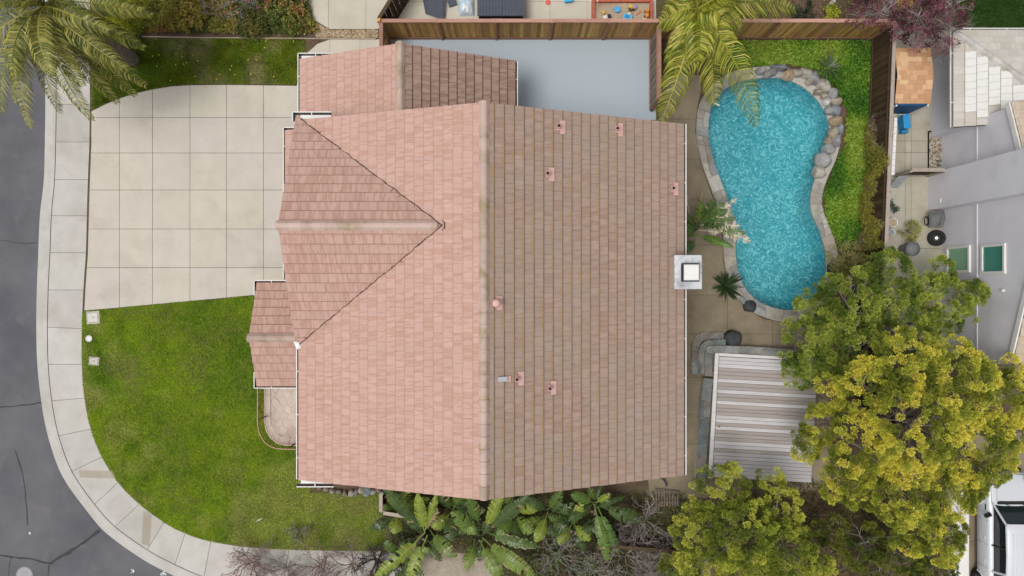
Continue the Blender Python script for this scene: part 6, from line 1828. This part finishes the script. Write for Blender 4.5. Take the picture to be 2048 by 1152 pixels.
strelitzia('bird of paradise with bleached torn leaves between the roof and the pool', 1392, 455, [(1395, 450, .9, 1440 + 9 * i, 412 + 13 * i, 1.7, .45, .27, WDRY if i % 2 else {'col': (.09, .15, .03), 'edge': (.5, .47, .36), 'torn': .35}) for i in range(6)] + [(1392, 470, .8, 1455, 490, 1.5, .4, .16, {'col': (.10, .19, .03), 'torn': .02}), (1390, 455, .9, 1372, 432, 2.2, .3, .20), (1392, 455, .9, 1400, 410, 2.0, .4, .20), (1392, 452, .9, 1445, 425, 1.8, .4, .22, {'col': (.07, .13, .03)}), (1400, 452, .9, 1480, 470, 1.6, .5, .20, WDRY), (1400, 450, .9, 1462, 405, 1.7, .4, .16, WDRY), (1395, 455, .9, 1440, 450, 1.7, .4, .20, {'edge': (.55, .52, .42), 'torn': .4}), (1388, 440, .7, 1402, 392, 1.6, .4, .14, DRY), (1378, 430, .7, 1370, 395, 1.8, .3, .16, WDRY), (1390, 475, .8, 1372, 455, 2.1, .3, .24, {'col': (.08, .17, .03), 'torn': .04}), (1390, 480, .8, 1372, 500, 1.8, .3, .22, {'col': (.06, .14, .03)}), (1392, 445, .8, 1425, 405, 1.9, .4, .20, {'col': (.05, .11, .025)}), (1395, 460, .8, 1430, 465, 1.5, .4, .18, WDRY)], extra=2)

def lance_plant(name, px, py, n, L, col, label, w_=.05, z=G, up=.5):
    b = P(px, py, z); t = thing(name, b, label, 'plant')
    for i in range(n):
        a = i * 2.399 + random.uniform(-.2, .2); l = L * random.uniform(.55, 1.05); e = random.uniform(.15, 1.1) * up
        tip = b + Vector((math.cos(a) * l, math.sin(a) * l, .25 + l * e)); pts = curve3(b + Vector((0, 0, .1)), tip, l * .25, 5)
        m = MB(); v = random.uniform(.6, 1.3); m.col = tuple(x * v for x in col); S = Vector((-math.sin(a), math.cos(a), 0))
        vs_ = []
        for k, p in enumerate(pts): ww = w_ * math.sin(math.pi * min(k / 5 * .9 + .08, 1)); vs_ += [p + S * ww + Vector((0, 0, ww * .4)), p - S * ww + Vector((0, 0, ww * .4))]
        m.add(vs_, [(2 * k, 2 * k + 1, 2 * k + 3, 2 * k + 2) for k in range(5)]); m.build('leaf', MT['leaf_gloss'], t, vcol=True)
lance_plant('leafy_plant', 1447, 572, 46, .72, (.035, .065, .022), 'dark pointed-leaved plant overhanging the pool rim by the chimney', .055, up=.9)
lance_plant('strappy_plant', 1650, 138, 22, .75, (.10, .14, .07), 'grey-green strappy plant behind the pool boulders', .025)
lance_plant('succulent', 1524, 28, 12, .2, (.07, .15, .06), 'small blue-green succulent rosette on the bare soil', .03)
lance_plant('succulent', 1503, 33, 10, .14, (.09, .15, .06), 'tiny succulent beside a larger rosette on the bare soil', .025)
lance_plant('weed', 1790, 222, 14, .28, (.08, .12, .04), 'leafy weed squeezed between shed and ladder', .03)
for i, (x, y) in enumerate(((1656, 18), (1661, 9), (1667, 1))):
    p = P(x, y, G); m = MB(); m.col = (.42, .36, .30) if i % 2 else (.45, .43, .41); m.bbox((p.x, p.y, G - .02), (.16, .2, .09), .01, -.5)
    m.build('paving_block', MT['paint'], label='small pale paving block in the edging behind the lime bush', cat='paving block', group='paving blocks in the back bed', vcol=True)

# ------------------------------------------------------------------ bare shrubs
def bare(px, py, h, spread, stems, label, depth=4, mat='twig', leaves=None, group=None, r0=.028, toward=None):
    b = P(px, py, G); t = thing('bare_shrub', b, label, 'shrub', group)
    m = MB(); tips_ = []
    def grow(p, d, l, r, k):
        e = p + d * l; mid = (p + e) / 2 + Vector((random.gauss(0, .04), random.gauss(0, .04), random.gauss(0, .03))) * l * 2
        m.tube([p, mid, e], [r, r * .85, r * .68], 4 if r > .012 else 3, False)
        if k == 0: tips_.append(e); return
        for _ in range(random.choice((2, 3, 3, 4)) if k > 1 else random.choice((3, 4))):
            nd = (d + Vector((random.gauss(0, .5), random.gauss(0, .5), random.gauss(.12, .32)))).normalized()
            grow(e if random.random() < .7 else mid, nd, l * random.uniform(.62, .85), r * .62, k - 1)
    for i in range(stems):
        a = i * 2 * math.pi / stems + random.uniform(-.4, .4)
        d = Vector((math.cos(a) * spread, math.sin(a) * spread, 1.0))
        if toward: d += Vector((*toward, 0))
        grow(b - Vector((0, 0, .03)), d.normalized(), h * random.uniform(.28, .42), r0 * random.uniform(.7, 1.1), depth)
    m.build('branches', MT[mat], t)
    if leaves and tips_:
        pts = np.array([tuple(p) for p in tips_ if random.random() < leaves[1]])
        V, C = leaf_arrays(pts, np.tile([[0, 0, 1.0]], (len(pts), 1)), leaves[2], (.05, .11), .45, palette(leaves[0], pts, 1.5), .6, .6)
        leaf_mesh('leaves', V, C, 'leaf', parent=t)
MT['twig_red'] = surf('reddish_twigs', (.20, .135, .12), (.31, .225, .205), 5, .9, 50, .3, 0)
MT['twig_dark'] = surf('dark_twigs', (.05, .04, .035), (.10, .08, .07), 5, .9, 50, .3, 0)
bare(1290, 1040, 2.3, .95, 8, 'tall grey leafless shrub between the pallet and the split-leaved plants', 4)
bare(1250, 1110, 2.0, 1.1, 8, 'spreading grey leafless shrub at the edge of the boundary fence', 4)
bare(1330, 1105, 2.0, 1.0, 8, 'pale leafless shrub touching the olive green tree', 4)
bare(1115, 1110, 1.8, 1.1, 8, 'half-leafed grey-green shrub below the split-leaved plants', 4, leaves=([(.07, .10, .05), (.12, .15, .08)], .5, 4))
bare(1180, 1140, 1.8, 1.1, 8, 'twiggy grey shrub with sparse green needles near the fence', 4, leaves=([(.07, .10, .05), (.12, .15, .08)], .4, 4))
bare(510, 1125, 1.6, 1.2, 9, 'reddish leafless shrub reaching over the sidewalk from the lawn edge', 4, 'twig_red', leaves=([(.18, .08, .06), (.25, .12, .09)], .25, 2))
bare(575, 1135, 2.0, 1.1, 9, 'grey leafless shrub on the sidewalk side of the lawn', 4)
bare(640, 1130, 1.8, 1.2, 9, 'brown twiggy shrub beside the grey leafless one', 4, 'twig_red')
bare(705, 1128, 1.8, 1.2, 9, 'tangled brown shrub at the lawn corner', 4, 'twig_red')
bare(752, 1120, 1.6, 1.0, 6, 'dark leafless shrub with thick trunk under the split leaves', 4, 'twig_dark', r0=.06)
bare(600, 1060, .8, .9, 5, 'small grey-green wispy shrub on the lawn edge', 3, leaves=([(.10, .12, .05), (.16, .17, .08)], .6, 4))
bare(500, 8, 1.6, .9, 7, 'leafless shrub with pink blossom in the planting bed', 4, 'twig', leaves=([(.36, .10, .10), (.45, .17, .17), (.30, .09, .08)], .12, 4))
bare(430, 22, 1.2, .9, 5, 'pale twiggy shrub in the planting bed', 3, 'twig')
bare(1845, 60, 3.4, .5, 5, 'bare grey branching sapling under the purple plum', 4, 'twig', r0=.04)
bare(1740, 1095, 1.5, .9, 6, 'greyish leafless shrub in the shade below the golden tree', 4)
# small things on the lawn
m = MB(); a, b = P(527, 1035, G + .1), P(510, 1044, G + .1); d = (b - a).normalized(); S = Vector((-d.y, d.x, 0)) * .05
m.col = (.5, .44, .33); m.add([a, a.lerp(b, .4) + S, b, a.lerp(b, .5) - S, a.lerp(b, .45) + Vector((0, 0, .04))], [(0, 3, 4), (3, 2, 4), (2, 1, 4), (1, 0, 4)]); m.build('dead_leaf', MT['paint'], label='pale dry fallen leaf on the front lawn', cat='leaf', vcol=True)
fl = MB(); fl.col = (.70, .55, .03)
x, y = scatter(poly_px([(285, 80), (600, 80), (595, 165), (330, 168)]), 26)
for a, b in zip(x, y): fl.lathe((a, b, G + .06), [(.022, 0), (.028, .012), (.008, .02)], 7)
fl.build('dandelions', MT['paint'], label='scattered yellow dandelions in the patchy lawn', cat='flowers', kind='stuff', vcol=True)
